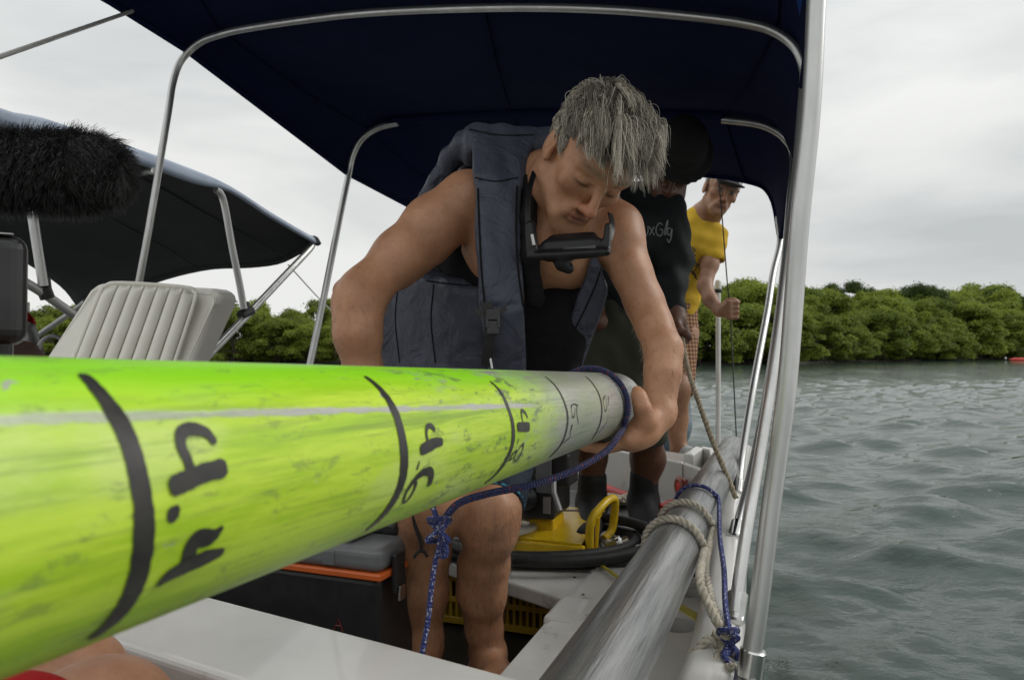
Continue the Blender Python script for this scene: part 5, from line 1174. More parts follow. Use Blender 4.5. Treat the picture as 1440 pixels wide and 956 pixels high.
s = SDF((-1.05, .15, .36), (-.20, .75, .80), .006); s.cone(h1+[.12, -.06, .04], W(8, 1064, .45), .075, .050, .03)
s.cone(h1, h1+(k1-h1)*.60, .110, .086, .03); s.cone(h2, h2+(k2-h2)*.45, .112, .094, .03); s.cone(h1, h2, .12, .12, .04); s.cone(np.array([-.75, .44, .52]), np.array([-.77, .42, .66]), .145, .135, .03)
sculpt('shorts', s, M['redcloth'], man4)
s = SDF((-1.05, .15, .60), (-.40, .75, 1.20), .007); s.chain([np.array([-.77, .42, .64]), np.array([-.76, .40, 1.0]), np.array([-.75, .40, 1.10])], [.14, .145, .085], .05); s.cone(sR, sL, .062, .062, .04); s.cone(sR, sR+[.04, .03, -.09], .06, .055, .02); s.cone(sL, sL+[-.02, .05, -.09], .06, .055, .02)
M['tee4'] = fabric('grey_cotton', (.18, .18, .19), (0, 0, 0), 0, (.14, .14, .15), .85, .4, 9); sculpt('t_shirt', s, M['tee4'], man4)
gh = scalp(1500, 34); strands('hair', O4+gh[0]@A4.T, gh[1]@A4.T, np.full(len(gh[0]), .035), man4, M['hair'], np.tile([.06, .04, .03], (len(gh[0]), 1)), None, seg=4, w0=.0014, gw=.3)

# ---------------------------------------------------------------- video camera and furry microphone
vc = thing('video_camera', 'black video camera body poking in at the left edge below the microphone', 'camera', W(-20, 410, .72))
a, b = W(-190, 330, .72), W(38, 484, .72)
import bmesh
def rbox(name, x0, x1, y0, y1, z0, z1, mt, parent, bw=.01, seg=4, rot=0):
    mb = MB(); box8(mb, [(x0, y0, z0), (x1, y0, z0), (x1, y1, z0), (x0, y1, z0), (x0, y0, z1), (x1, y0, z1), (x1, y1, z1), (x0, y1, z1)]); return bevel(mb.build(name, mt, parent, smooth=False), bw, seg)
rd = unit(np.array([ray(38, 400)[0], ray(38, 400)[1], 0])); ld_ = np.array([-rd[1], rd[0], 0])       # away along its side, and to the left across its face
cc = W(38, 484, .70); zt = W(38, 331, .70)[2]; zb = cc[2]; c0_ = np.array([cc[0], cc[1], 0])
def cbox(name, a0, a1, b0, b1, z0, z1, mt, par, bw, seg=4):
    mb = MB(); Pq = lambda a_, b_, z_: c0_+ld_*a_+rd*b_+np.array([0, 0, z_]); box8(mb, [Pq(a0, b0, z0), Pq(a1, b0, z0), Pq(a1, b1, z0), Pq(a0, b1, z0), Pq(a0, b0, z1), Pq(a1, b0, z1), Pq(a1, b1, z1), Pq(a0, b1, z1)][::1]); o = bevel(mb.build(name, mt, par, smooth=False), bw, seg); return o
cbox('camera_body', .0, .17, .0, .13, zb, zt, M['black_plastic'], vc, .014)
cbox('top_pale_edge', .012, .16, .001, .13, zt-.0006, zt+.001, M['alu_d'], vc, .0004, 1)  # thin paler sheet along the top of the body
mb = MB(); lathe(mb, [(.024, 0), (.024, .004), (.018, .004), (.016, .001), (.004, .001)], c0_+ld_*.055+np.array([0, 0, zb+.045])-rd*.0, -rd, 28); mb.build('dial', M['black_rubber'], vc)
cbox('base_plate', .012, .15, .01, .11, zb-.018, zb+.002, M['black_plastic'], vc, .003)
mb = MB(); q0 = W(-60, 330, .75); tube(mb, [q0-[0, 0, .004], W(-60, 290, .75)], .008, 10); mb.build('microphone_mount', M['black_plastic'], vc)
mic = thing('microphone', 'furry black microphone windshield at the upper left edge', 'microphone', W(40, 240, .75))
m0, m1 = W(-180, 236, .78), W(128, 240, .74)
s = SDF(m0-.08, m1+.08, .005); s.cone(m0, m1, .036, .036, .01); ms = sculpt('windshield', s, mat('fur_backing', (.006, .006, .006), .95, (.01, .01, .01), 80), mic)
g_ = np.random.default_rng(21); n_ = 15000; t_ = g_.uniform(0, 1, n_)**.8; ax_ = unit(m1-m0); a1 = unit(np.cross(ax_, [0, 0, 1])); b1_ = np.cross(ax_, a1); ph = g_.uniform(0, 6.283, n_)
rad = np.cos(ph)[:, None]*a1+np.sin(ph)[:, None]*b1_; cap_ = t_ > .90; dirv = rad.copy(); th_ = g_.uniform(0, 1.45, n_)
dirv[cap_] = rad[cap_]*np.cos(th_[cap_])[:, None]+ax_*np.sin(th_[cap_])[:, None]
root = m0+(m1-m0)*np.where(cap_, 1.0, t_/.90)[:, None]+dirv*.034
kcol = np.clip(g_.normal(.012, .006, n_), .004, .035); tip = g_.uniform(0, 1, n_) > .90; kcol[tip] = .06
strands('fur', root, dirv+ax_*.45+g_.normal(size=(n_, 3))*.25, g_.uniform(.012, .026, n_), mic, M['hair'], np.stack([kcol, kcol, kcol*.97], 1), None, gw=.20, curl=.16, seg=5, w0=.00034, seed=22, side=3, cid=np.floor(t_*55)*1000+np.floor(ph*11+np.sin(t_*60)), gather=.55)

# ================================================================ HELM SEAT
seat = thing('helm_seat', 'white vinyl helm seat with a ribbed backrest beyond the green pipe', 'seat', W(190, 500, 1.80)*[1, 1, 0]+[0, 0, .2])
Ys = 1.78
def quadshell(name, front, depth, mt, parent, bw, seg=4):
    f = [np.array(p_) for p_ in front]; dvec = np.array(depth); mb = MB(); n = len(f); V = f+[p_+dvec for p_ in f]
    mb.add(V, [tuple(range(n)), tuple(range(2*n-1, n-1, -1))]+[(i, n+i, n+(i+1) % n, (i+1) % n) for i in range(n)]); return bevel(mb.build(name, mt, parent, smooth=False), bw, seg)
quadshell('backrest_shell', [W(48, 545, 1.74), W(70, 502, 1.75), W(124, 408, 1.82), W(136, 397, 1.825), W(298, 405, 1.86), W(311, 412, 1.86), W(306, 430, 1.855), W(268, 512, 1.79), W(256, 545, 1.77)][::-1], (.02, .075, .0), M['white_vinyl'], seat, .016)
rib = []; NR = 7
for k in range(NR):
    def col_(t_, v): # t across 0..1, v from bottom 0 to top 1
        bl, br, tl, tr = W(92, 545, 1.725), W(232, 545, 1.755), W(150, 399, 1.80), W(277, 407, 1.835)
        return (bl*(1-t_)+br*t_)*(1-v)+(tl*(1-t_)+tr*t_)*v
    V = []; F = []; nv, nu = 14, 10
    for i in range(nv+1):
        v = i/nv; v_ = v
        for j in range(nu+1):
            tt = (k+j/nu)/NR; p_ = col_(tt, v_)
            edge = math.sin(math.pi*j/nu)**.5*.011; cap_ = 1-(max(0, v-.88)/.12)**2; cap_ = max(0, cap_)
            corner = 0
            if k in (0, NR-1): corner = (.018*max(0, (v-.86)/.14)**2)*(1-j/nu if k == 0 else j/nu)
            V.append(p_+np.array([0, -1, .12])*(.004+edge*cap_**.5)+np.array([0, 0, -corner]))
    for i in range(nv):
        for j in range(nu): a_ = i*(nu+1)+j; F.append((a_, a_+1, a_+nu+2, a_+nu+1))
    o = obj('cushion_rib', V, F, M['white_vinyl'], seat); so = o.modifiers.new('thick', 'SOLIDIFY'); so.thickness = .03; so.offset = -1
P_ = [col_(0, 0)+[-.006, -.004, 0], col_(0, .86)+[-.006, -.004, 0], col_(.02, .97)+[0, -.004, .002], col_(.12, 1.012)+[0, -.004, 0], col_(.5, 1.02)+[0, -.004, 0], col_(.9, 1.012)+[0, -.004, 0], col_(.985, .97)+[0, -.004, .0], col_(1, .86)+[.006, -.004, 0], col_(1, 0)+[.006, -.004, 0]]
mb = MB(); tube(mb, crom(P_, 5), .0055, 8); mb.build('piping', M['white_vinyl'], seat)
sx = W(165, 560, 1.78); rbox('seat_cushion', sx[0]-.24, sx[0]+.24, 1.34, 1.80, .68, .78, M['white_vinyl'], seat, .03); mb = MB(); lathe(mb, [(.10, 0), (.10, .01), (.035, .03), (.035, .46), (.09, .48)], (sx[0], 1.57, .201), n=24); mb.build('pedestal', M['alu'], seat)

# ================================================================ NEIGHBOURING BOAT with its own canopy
nb_ = thing('neighbouring_boat', 'second boat alongside, seen at left behind the white seat', 'boat', B(2.0, -3.0, .2))
def hull2():
    V = []; F = []; st = [(4.6, .80), (3, .85), (1.5, .82), (.2, .62), (-.8, .25), (-1.3, .02)]
    for (u, hw) in st:
        for (k_, z) in ((1, .60), (.97, .2), (.7, -.2)): V += [B(u, -2.95-hw*k_, z), B(u, -2.95+hw*k_, z)]
    for i in range(len(st)-1):
        a_ = i*6; b_ = a_+6
        for k in range(2):
            F += [(a_+2*k, b_+2*k, b_+2*k+2, a_+2*k+2), (a_+2*k+1, a_+2*k+3, b_+2*k+3, b_+2*k+1)]
        F += [(a_+4, b_+4, b_+5, a_+5)]
    F += [(0, 2, 3, 1), (2, 4, 5, 3)]
    o = obj('hull', V, F, M['gel'], nb_, smooth=False); so = o.modifiers.new('t', 'SOLIDIFY'); so.thickness = .05; so.offset = 0
hull2()
mb = MB(); boxB(mb, .3, 4.4, -3.65, -2.25, .18, .24); mb.build('floor', M['deck_floor'], nb_, smooth=False)
nc = thing('boat_canopy', 'dark canopy with a grey blue top over the neighbouring boat at left', 'canopy', B(2.2, -2.9, 1.4))
def Wv(px, py, v): d_ = ray(px, py); return CAM+d_*(v/(d_@EV))
top_e = [Wv(-160, 78, -2.06), Wv(0, 152, -2.06), Wv(60, 166, -2.06), Wv(120, 186, -2.06), Wv(200, 212, -2.06), Wv(270, 238, -2.06), Wv(310, 254, -2.06), Wv(345, 278, -2.06), Wv(395, 308, -2.06), Wv(442, 334, -2.06)]
n_ = len(top_e); rowsN = []
uend = top_e[-1]@EU
rear = [top_e[-1], Wu(432, 345, uend), Wu(415, 356, uend), Wu(390, 367, uend), Wu(350, 372, uend), Wu(300, 374, uend), Wu(250, 384, uend), Wu(200, 400, uend), Wu(150, 420, uend), Wu(112, 432, uend)]
for i, e_ in enumerate(top_e):
    u = e_@EU; row = []
    k_ = i/(n_-1)
    for j in range(10):
        t_ = j/9; v = -2.06-(1.62)*t_
        zc = e_[2]+.10*math.sin(math.pi*t_)-.02*t_
        P_ = B(u, v, zc); 
        wr_ = max(0, (k_-.62)/.38)**1.4; P_ = P_*(1-wr_)+(rear[j]+np.array([0, 0, 0]))*wr_
        row.append(P_)
    rowsN.append(row)
# valance on the near side
rowsN = [[B(r_[0]@EU, -2.035, r_[0][2]-(.055 if i < 6 else .03))]+r_ for i, r_ in enumerate(rowsN)]
G2 = []
for r_ in rowsN: G2.append(crom(r_, 3))
G2 = np.array(G2); G2 = np.stack([crom(G2[:, j], 4) for j in range(G2.shape[1])], 1); a1_, a2_ = G2.shape[:2]
o = obj('canopy_fabric', G2.reshape(-1, 3), [(i*a2_+j, i*a2_+j+1, (i+1)*a2_+j+1, (i+1)*a2_+j) for i in range(a1_-1) for j in range(a2_-1)], None, nc)
m, N, L, p = nodes('two_tone_canvas'); geo = N.new('ShaderNodeNewGeometry'); tc = N.new('ShaderNodeTexCoord'); nn = N.new('ShaderNodeTexNoise'); nn.inputs['Scale'].default_value = 5; L.new(tc.outputs['Object'], nn.inputs[0])
mA = M['canopy2']; o.data.materials.append(mat('dark_under_cloth', (.010, .012, .013), .8, (.016, .018, .019), 6, bump=.4));  # near-black cloth underneath, grey blue on top
o.data.materials.append(mat('grey_blue_top_cloth', (.20, .25, .33), .5, (.27, .32, .40), 7, bump=.5, bscale=25, stretch=(1, 1, 1)))
so = o.modifiers.new('thick', 'SOLIDIFY'); so.thickness = .012; so.offset = 1; so.material_offset = 1; so.material_offset_rim = 1
M['two'] = m
for jj in (10, 19):
    mb = MB(); tube(mb, G2[:, jj]-[0, 0, .012], .009, 6); mb.build('seam', o.data.materials[0], nc)
mb = MB(); tube(mb, G2[-1]-[0, 0, .004], .014, 8); mb.build('hem', o.data.materials[0], nc)
def nt_(name, pts, r=.0125, mt='alu'): mb = MB(); tube(mb, crom(pts, 5), r, 12); return mb.build(name, M[mt], nc)
P0 = Wv(442, 338, -2.08); dd_ = 0
nt_('bow_tube', [Wv(441, 341, -2.06), Wv(434, 352, -2.06), Wv(400, 388, -2.06), Wv(345, 446, -2.06), Wv(286, 507, -2.06), Wv(255, 540, -2.06)], .015)
nt_('bow_tube', [Wv(303, 266, -2.05), Wv(310, 272, -2.05), Wv(316, 290, -2.05), Wv(326, 345, -2.05), Wv(337, 400, -2.05), Wv(343, 434, -2.05)], .014)
nt_('bow_tube', [Wv(190, 246, -2.5), Wv(215, 240, -2.06), Wv(214, 242, -2.06)], .011)
nt_('bow_tube', [Wv(40, 270, -2.04), Wv(44, 292, -2.04), Wv(53, 350, -2.04), Wv(61, 402, -2.04)], .0135)
nt_('bow_tube', [Wv(20, 388, -2.06), Wv(60, 412, -2.06), Wv(105, 443, -2.06), Wv(160, 476, -2.06), Wv(220, 515, -2.06)], .0135)
nt_('bow_tube', [Wu(120, 424, uend-.1), Wu(105, 436, uend-.1), Wu(48, 475, uend-.1), Wu(0, 505, uend-.1)], .014, 'alu_d')
nt_('stay_line', [Wu(405, 372, uend), Wu(450, 421, uend), Wu(500, 470, uend)], .003, 'alu_d')
for (px, py, aa) in ((346, 440, (-1, .5)), (64, 412, (.4, 1))):
    c_ = Wv(px, py, -2.06); mb = MB(); d1 = Wv(px+aa[0]*9, py+aa[1]*9, -2.06)-c_; tube(mb, [c_-d1*.8, c_+d1*.8], .021, 10); tube(mb, [c_+[0, 0, -.0], c_+[-.006, 0, .045]], .018, 10); mb.build('clamp', M['black_plastic'], nc)
mb = MB(); c_ = Wv(444, 338, -2.06); tube(mb, [c_-[.05, 0, -.01], c_+[.004, 0, 0]], [.02, .016], 8); mb.build('corner_cap', M['black_plastic'], nc)
# flag on a staff, coil and brown bag on the neighbouring boat
fl = thing('flag', 'limp white and red flag on a thin staff at the far left', 'flag', W(36, 500, 3.2))
mb = MB(); tube(mb, [W(36, 520, 3.2), W(38, 425, 3.2)], .011, 8); mb.build('staff', M['gel'], fl)
def cloth(name, poly, Y, mt, parent, wav=.02):
    V = []; F = []; L_, R_ = poly; n_ = 10
    for i in range(len(L_)):
        for j in range(n_+1): t_ = j/n_; q_ = (np.array(L_[i])*(1-t_)+np.array(R_[i])*t_); V.append(W(q_[0], q_[1], Y+wav*math.sin(9*t_+i)))
    for i in range(len(L_)-1):
        for j in range(n_): a_ = i*(n_+1)+j; F.append((a_, a_+1, a_+n_+2, a_+n_+1))
    o = obj(name, V, F, mt, parent); so = o.modifiers.new('t', 'SOLIDIFY'); so.thickness = .002; return o
cloth('red_band', ([(34, 436), (32, 444), (31, 450)], [(38, 437), (48, 448), (51, 456)]), 3.17, M['redcloth'], fl)
cloth('white_field', ([(31, 450), (20, 457), (34, 470), (38, 508)], [(50, 455), (52, 462), (57, 478), (66, 508)]), 3.17, fabric('white_flag_cloth', (.42, .43, .42), (.5, .5, .5), .4, (.36, .37, .36), .8, .5, 10), fl)
bag = MB(); lathe(bag, [(.06, 0), (.13, .03), (.14, .09), (.10, .14), (.03, .16)], W(8, 512, 3.0)-[0, 0, .05], n=18); o = bag.build('bag', mat('brown_cloth', (.16, .08, .05), .8, (.10, .06, .05), 14, bump=.5)); tag(o, 'rumpled brown bag at the left edge beside the flag', 'bag')
mb = MB(); c_ = W(72, 490, 3.1)
tube(mb, [c_+.055*np.array([math.cos(t_), .2*math.sin(t_), math.sin(t_)]) for t_ in np.linspace(0, 2*math.pi, 24, endpoint=False)], .009, 8, closed=True)
tube(mb, [c_-[0, 0, .05], c_-[0, 0, .15]], .012, 8); o = mb.build('steering_wheel', M['alu_d']); tag(o, 'small grey ring shaped wheel between the flag and the white seat', 'steering wheel')

# ================================================================ GEAR on the platform
ZP = .405
pump = thing('engine', 'black petrol engine on a yellow steel frame in the middle of the deck', 'engine', Wz(745, 770, ZP))
eng = np.array([W(772, 690, 2.22)[0], 2.22, 0])
def bu(P): return P@EU, P@EV
eu, ev = bu(eng)
def bb(name, u0, u1, v0, v1, z0, z1, mt, parent=pump, bw=.006, seg=2): mb = MB(); boxB(mb, u0, u1, v0, v1, z0, z1); return bevel(mb.build(name, mt, parent, smooth=False), bw, seg)
pl = Wz(700, 772, ZP+.02); pu_, pv_ = bu(pl)
bb('base_plate', eu-.10, eu+.30, ev-.42, ev+.03, ZP+.030, ZP+.036, M['yellow'], bw=.002)
bb('frame_rail', eu-.11, eu-.085, ev-.45, ev+.14, ZP+.002, ZP+.036, M['yellow']); bb('frame_rail', eu+.30, eu+.325, ev-.45, ev+.14, ZP+.002, ZP+.036, M['yellow'])
mb = MB(); q_ = [B(eu-.10, ev-.10, ZP+.037), B(eu-.10, ev+.13, ZP+.037), B(eu+.20, ev+.13, ZP+.075), B(eu+.20, ev-.02, ZP+.075)]; mb.add(q_+[x_+[0, 0, .005] for x_ in q_], [(3, 2, 1, 0), (4, 5, 6, 7), (0, 1, 5, 4), (1, 2, 6, 5), (2, 3, 7, 6), (3, 0, 4, 7)]); mb.build('sloped_plate', M['yellow'], pump, smooth=False)
bb('engine_mount', eu-.06, eu+.10, ev-.32, ev-.22, ZP+.037, ZP+.09, M['yellow']); bb('engine_mount', eu-.02, eu+.10, ev-.06, ev+.02, ZP+.037, ZP+.085, M['yellow'])
M['engine'] = mat('engine_black', (.013, .013, .014), .42, (.028, .027, .026), 24, bump=.3, bscale=120, dirt=(.07, .06, .05), dscale=30, dpos=.66)
bb('crankcase', eu-.07, eu+.13, ev-.17, ev+.035, ZP+.09, ZP+.245, M['engine'], bw=.02, seg=4)
bb('side_cover', eu-.095, eu-.071, ev-.12, ev+.045, ZP+.10, ZP+.24, M['engine'], bw=.01, seg=3)
bb('fuel_tank', eu-.05, eu+.17, ev-.24, ev+.05, ZP+.25, ZP+.335, M['engine'], bw=.025, seg=4)
bb('air_cleaner', eu-.09, eu+.02, ev+.0, ev+.09, ZP+.20, ZP+.30, M['black_plastic'], bw=.01, seg=3)
bb('cylinder_head', eu-.04, eu+.12, ev-.30, ev-.19, ZP+.10, ZP+.22, M['engine'], bw=.01)
for i in range(6): bb('cooling_fin', eu-.055, eu+.13, ev-.31, ev-.18, ZP+.112+i*.018, ZP+.117+i*.018, M['alu_d'], bw=.001)
bb('label_plate', eu-.0985, eu-.0955, ev+.012, ev+.036, ZP+.12, ZP+.17, M['alu'], bw=.001, seg=1)
bb('warning_sticker', eu-.0982, eu-.0956, ev-.105, ev-.080, ZP+.108, ZP+.155, mat('pale_sticker', (.45, .40, .25), .5, (.30, .27, .18), 60), bw=.0005, seg=1)
bb('control_panel', eu-.102, eu-.096, ev-.01, ev+.04, ZP+.18, ZP+.30, M['grey_lid'], bw=.003)
mb = MB(); tube(mb, [B(eu-.11, ev+.05, ZP+.235), B(eu-.125, ev+.055, ZP+.19), B(eu-.13, ev+.075, ZP+.14)], .008, 8); mb.build('lever', M['alu_d'], pump)
mb = MB(); lathe(mb, [(.038, 0), (.038, .015), (.02, .03), (.02, .04)], B(eu-.098, ev-.04, ZP+.165), -EU, 22); mb.build('pull_starter', M['black_plastic'], pump)
mb = MB(); tube(mb, crom([B(eu-.1, ev-.26, ZP+.13), B(eu-.12, ev-.2, ZP+.2), B(eu-.11, ev-.14, ZP+.25)], 6), .006, 8); mb.build('fuel_hose', M['black_rubber'], pump)
# yellow handle loop
hl = [W(830, 779, 2.10), W(829, 755, 2.10), W(832, 730, 2.10), W(843, 715, 2.12), W(855, 703, 2.16), W(864, 702, 2.20), W(864, 722, 2.22), W(860, 745, 2.22), W(850, 757, 2.20)]
mb = MB(); tube(mb, crom(hl, 6), .0125, 12); mb.build('handle', M['yellow'], pump)
mb = MB(); tube(mb, crom([W(838, 775, 2.11), W(840, 745, 2.12), W(841, 728, 2.12)], 4), .006, 8); mb.build('handle_brace', M['yellow'], pump)
# steel fittings by the handle
mb = MB(); c_ = W(862, 756, 2.2); lathe(mb, [(.020, 0), (.020, .02), (.026, .02), (.026, .035), (.014, .04), (.014, .06)], c_-[0, 0, .03], (.8, -.3, .5), 16); mb.build('hose_coupling', M['steel'], pump)
mb = MB(); c_ = W(853, 764, 2.12); lathe(mb, [(.022, 0), (.024, .03), (.016, .034)], c_-[0, 0, .02], (1, .1, .2), 16); mb.build('hose_coupling', mat('brass', (.45, .36, .12), .35, (.30, .26, .10), 30, metal=.8), pump)
# hoses
hose = thing('black_hose', 'thick black hose coiled around the yellow engine frame', 'hose', Wz(760, 785, ZP))
rr = .0165
def loopH(n_, cx, cy, ax, ay, z, tl=0): 
    c_ = Wz(cx, cy, z); return [np.array([c_[0]+ax*math.cos(t_), c_[1]+ay*math.sin(t_), z+tl*math.sin(t_)]) for t_ in np.linspace(0, 2*math.pi, n_, endpoint=False)]
mb = MB(); tube(mb, loopH(60, 752, 757, .315, .20, ZP+.020), rr, 12, closed=True); mb.build('coil', M['black_rubber'], hose)
mb = MB(); tube(mb, loopH(60, 775, 752, .32, .235, ZP+.052, .01), rr, 12, closed=True); mb.build('coil', M['black_rubber'], hose)
mb = MB(); tube(mb, crom([Wz(560, 772, ZP+.02), Wz(640, 781, ZP+.02), Wz(720, 790, ZP+.019), Wz(880, 793, ZP+.019), Wz(930, 790, ZP+.02), Wz(990, 765, ZP+.02)], 8), rr, 12); mb.build('coil', M['black_rubber'], hose)
# pale hose coil showing at left behind the shins
mb = MB(); tube(mb, loopH(48, 650, 742, .235, .17, ZP+.03), .013, 10, closed=True); tube(mb, loopH(48, 655, 735, .225, .17, ZP+.058), .013, 10, closed=True)
o = mb.build('white_hose', M['gel']); tag(o, 'white hose coil on deck behind the bare shins', 'hose')
mb = MB(); tube(mb, loopH(40, 905, 757, .13, .11, ZP+.016), .010, 10, closed=True); o = mb.build('white_cable', M['gel']); tag(o, 'white cable ring on deck right of the yellow handle', 'cable')
# yellow line on the deck
mb = MB(); tube(mb, crom([Wz(842, 792, .432), Wz(862, 806, .430), Wz(882, 822, .430), Wz(900, 838, .430)], 5), .0045, 7); o = mb.build('yellow_line', M['strap_yellow']); tag(o, 'thin yellow cord lying on the deck beside the silver pipe', 'cord')
# crate under the platform
cr_ = thing('crate', 'yellow plastic crate with slotted sides tucked under the deck edge', 'crate', B(1.95, -.9, .22))
cu, cv0, cv1 = 1.90, -1.12, -.50; z0, z1 = .212, .358
def cb(name, u0, u1, v0, v1, za, zb, par=cr_, bw=.0015): mb = MB(); boxB(mb, u0, u1, v0, v1, za, zb); return bevel(mb.build(name, M['crate_yellow'], par, smooth=False), bw, 1)
cb('side_panel', cu+.34, cu+.35, cv0, cv1, z0, z1); cb('side_panel', cu, cu+.34, cv0, cv0+.01, z0, z1); cb('side_panel', cu, cu+.34, cv1-.01, cv1, z0, z1); cb('crate_floor', cu, cu+.34, cv0+.01, cv1-.01, z0, z0+.006)
fp = cb('rim', cu-.006, cu+.004, cv0, cv1, z1-.022, z1); cb('band', cu-.001, cu+.006, cv0+.002, cv1-.002, z0+.062, z0+.078); cb('band', cu-.0015, cu+.0065, cv0+.002, cv1-.002, z0, z0+.020)
cb('post', cu-.003, cu+.007, cv0, cv0+.05, z0+.001, z1-.022); cb('post', cu-.003, cu+.007, cv1-.07, cv1, z0+.001, z1-.022); cb('post', cu-.003, cu+.007, (cv0+cv1)/2-.02, (cv0+cv1)/2+.02, z0+.001, z1-.022)
for k in range(26):
    v = cv0+.052+k*(cv1-cv0-.124)/25
    if abs(v-(cv0+cv1)/2) < .026: continue
    cb('slat', cu, cu+.005, v-.0042, v+.0042, z0+.02, z1-.022)
# toolbox
tb = thing('toolbox', 'grey lidded toolbox with an orange stripe and black body under the green pipe', 'toolbox', B(1.2, -1.0, .2))
cT = W(535, 812, 1.42); tu, tv = bu(cT)
zl = cT[2]
def tbx(name, u0, u1, v0, v1, za, zb, mt, bw=.008, seg=3, par=None): mb = MB(); boxB(mb, u0, u1, v0, v1, za, zb); return bevel(mb.build(name, mt, par or tb, smooth=False), bw, seg)
tbx('box_body', tu+.012, tu+.28, tv-.55, tv-.012, .2005, zl-.010, M['black_plastic'], .012)
tbx('orange_stripe', tu, tu+.292, tv-.562, tv, zl-.010, zl+.004, mat('orange_plastic', (.60, .12, .02), .4, (.5, .1, .02), 20), .003, 1)
ld = tbx('lid', tu+.004, tu+.288, tv-.558, tv-.004, zl+.004, zl+.052, M['grey_lid'], .016, 4)
tbx('lid_panel', tu+.03, tu+.25, tv-.50, tv-.09, zl+.050, zl+.064, M['grey_lid'], .008, 3)
for k in range(5): tbx('lid_rib', tu+.002, tu+.0045, tv-.50+k*.09, tv-.47+k*.09, zl+.012, zl+.040, M['grey_lid'], .001, 1)
tbx('lid_handle', tu+.10, tu+.19, tv-.36, tv-.10, zl+.066, zl+.094, M['grey_lid'], .012, 3); tbx('handle_grip', tu+.115, tu+.175, tv-.12, tv-.03, zl+.050, zl+.080, M['black_plastic'], .010, 3)
for kk in (.06, .20):
    la = tbx('latch', tu+kk-.02, tu+kk+.02, tv+.001, tv+.012, zl-.045, zl+.035, M['black_plastic'], .003, 2); tbx('latch_hook', tu+kk-.012, tu+kk+.012, tv+.012, tv+.017, zl-.06, zl-.03, M['steel'], .001, 1, la)
M['logo'] = mat('faint_red_print', (.16, .03, .025), .6, (.12, .02, .02), 30)
lg = MB(); L0 = B(tu+.0105, tv-.105, zl-.11)
for st in ([(-.011, -.012), (0, .012), (.011, -.012)], [(-.005, -.002), (.005, -.002)]): tube(lg, [L0+EV*a_+np.array([0, 0, b_]) for a_, b_ in st], .0018, 5)
for k in range(4):
    x_ = -.020+k*.013; tube(lg, [L0+EV*(x_-.004)+[0, 0, -.032], L0+EV*x_+[0, 0, -.024], L0+EV*(x_+.004)+[0, 0, -.032]], .0011, 4)
lg.build('logo_print', M['logo'], tb)
# orange tubes / float, folded rope and sack near the boots
mb = MB(); tube(mb, crom([Wz(846, 684, ZP+.03), Wz(862, 691, ZP+.025), Wz(886, 700, ZP+.02)], 5), [.020]*11, 12); o = mb.build('orange_tube', M['red']); tag(o, 'short orange red tube lying between the two black boots', 'tube')
mb = MB(); lathe(mb, [(.01, 0), (.035, .01), (.042, .05), (.042, .11), (.03, .14), (.012, .15)], Wz(938, 724, ZP+.05)-[.03, 0, 0], (.9, .35, .1), 18); o = mb.build('red_float', M['red']); tag(o, 'red float wedged behind the silver pipe near the blue rope', 'float')
g_ = np.random.default_rng(41); pts = [Wz(838+60*g_.uniform(), 688+22*g_.uniform(), ZP+.012+.03*g_.uniform()) for _ in range(16)]
twisted(None, 'rope_heap', crom(pts, 8), .0085, M['rope_white'], .045); tag(bpy.data.objects['rope_heap'], 'heap of pale rope on deck between the black boots', 'rope')
mb = MB(); boxB(mb, 2.45, 2.95, -1.2, -.35, .40, .412); sdm = mb.build('mat', M['deck_floor'], None, smooth=False); tag(sdm, 'dark wet mat on the deck in front of the stern bulkhead', 'mat')

# ---------------------------------------------------------------- ropes on the pipes
br = thing('blue_rope', 'blue braided rope looped round the green pipe end and hanging down in front', 'rope', W(840, 640, 1.1))
ring = []
for th in np.linspace(.42, -.05, 15): ring.append(PC(.962+.006*math.sin(th*6), th, PR+.0068))
ring2 = []
tail = [PC(.955, -.09, PR+.010), W(869, 613, 1.085), W(850, 636, 1.05), W(800, 664, 1.0), W(745, 682, .955), W(690, 693, .93), W(650, 705, .92), W(632, 720, .91), W(622, 742, .905)]
mb = MB(); tube(mb, crom(ring+tail, 5), .0050, 10); mb.build('rope_strand', M['rope_navy'], br)
down = [W(606, 704, .93), W(612, 722, .915), W(618, 742, .900), W(618, 765, .893), W(612, 790, .888), W(606, 830, .878), W(602, 870, .868), W(594, 915, .855), W(584, 955, .845), W(578, 990, .84)]
mb = MB(); tube(mb, crom(down, 6), .0036, 10); mb.build('rope_strand', M['rope_blue'], br)
kc = W(617, 745, .892)
mb = MB(); kp_ = [kc+np.array([.012*math.sin(2*t_)*1.1, -.010*math.cos(3*t_), .016*math.cos(t_)]) for t_ in np.linspace(0, 2*math.pi, 14, endpoint=False)]; tube(mb, crom(kp_, 5, True), .0036, 8, closed=True); mb.build('knot', M['rope_blue'], br)
mb = MB(); tube(mb, crom([W(620, 742, .895), W(625, 760, .888), W(627, 777, .886), W(621, 781, .886), W(619, 768, .888), W(621, 755, .89)], 5), .0042, 8); mb.build('knot_loop', M['rope_blue'], br)
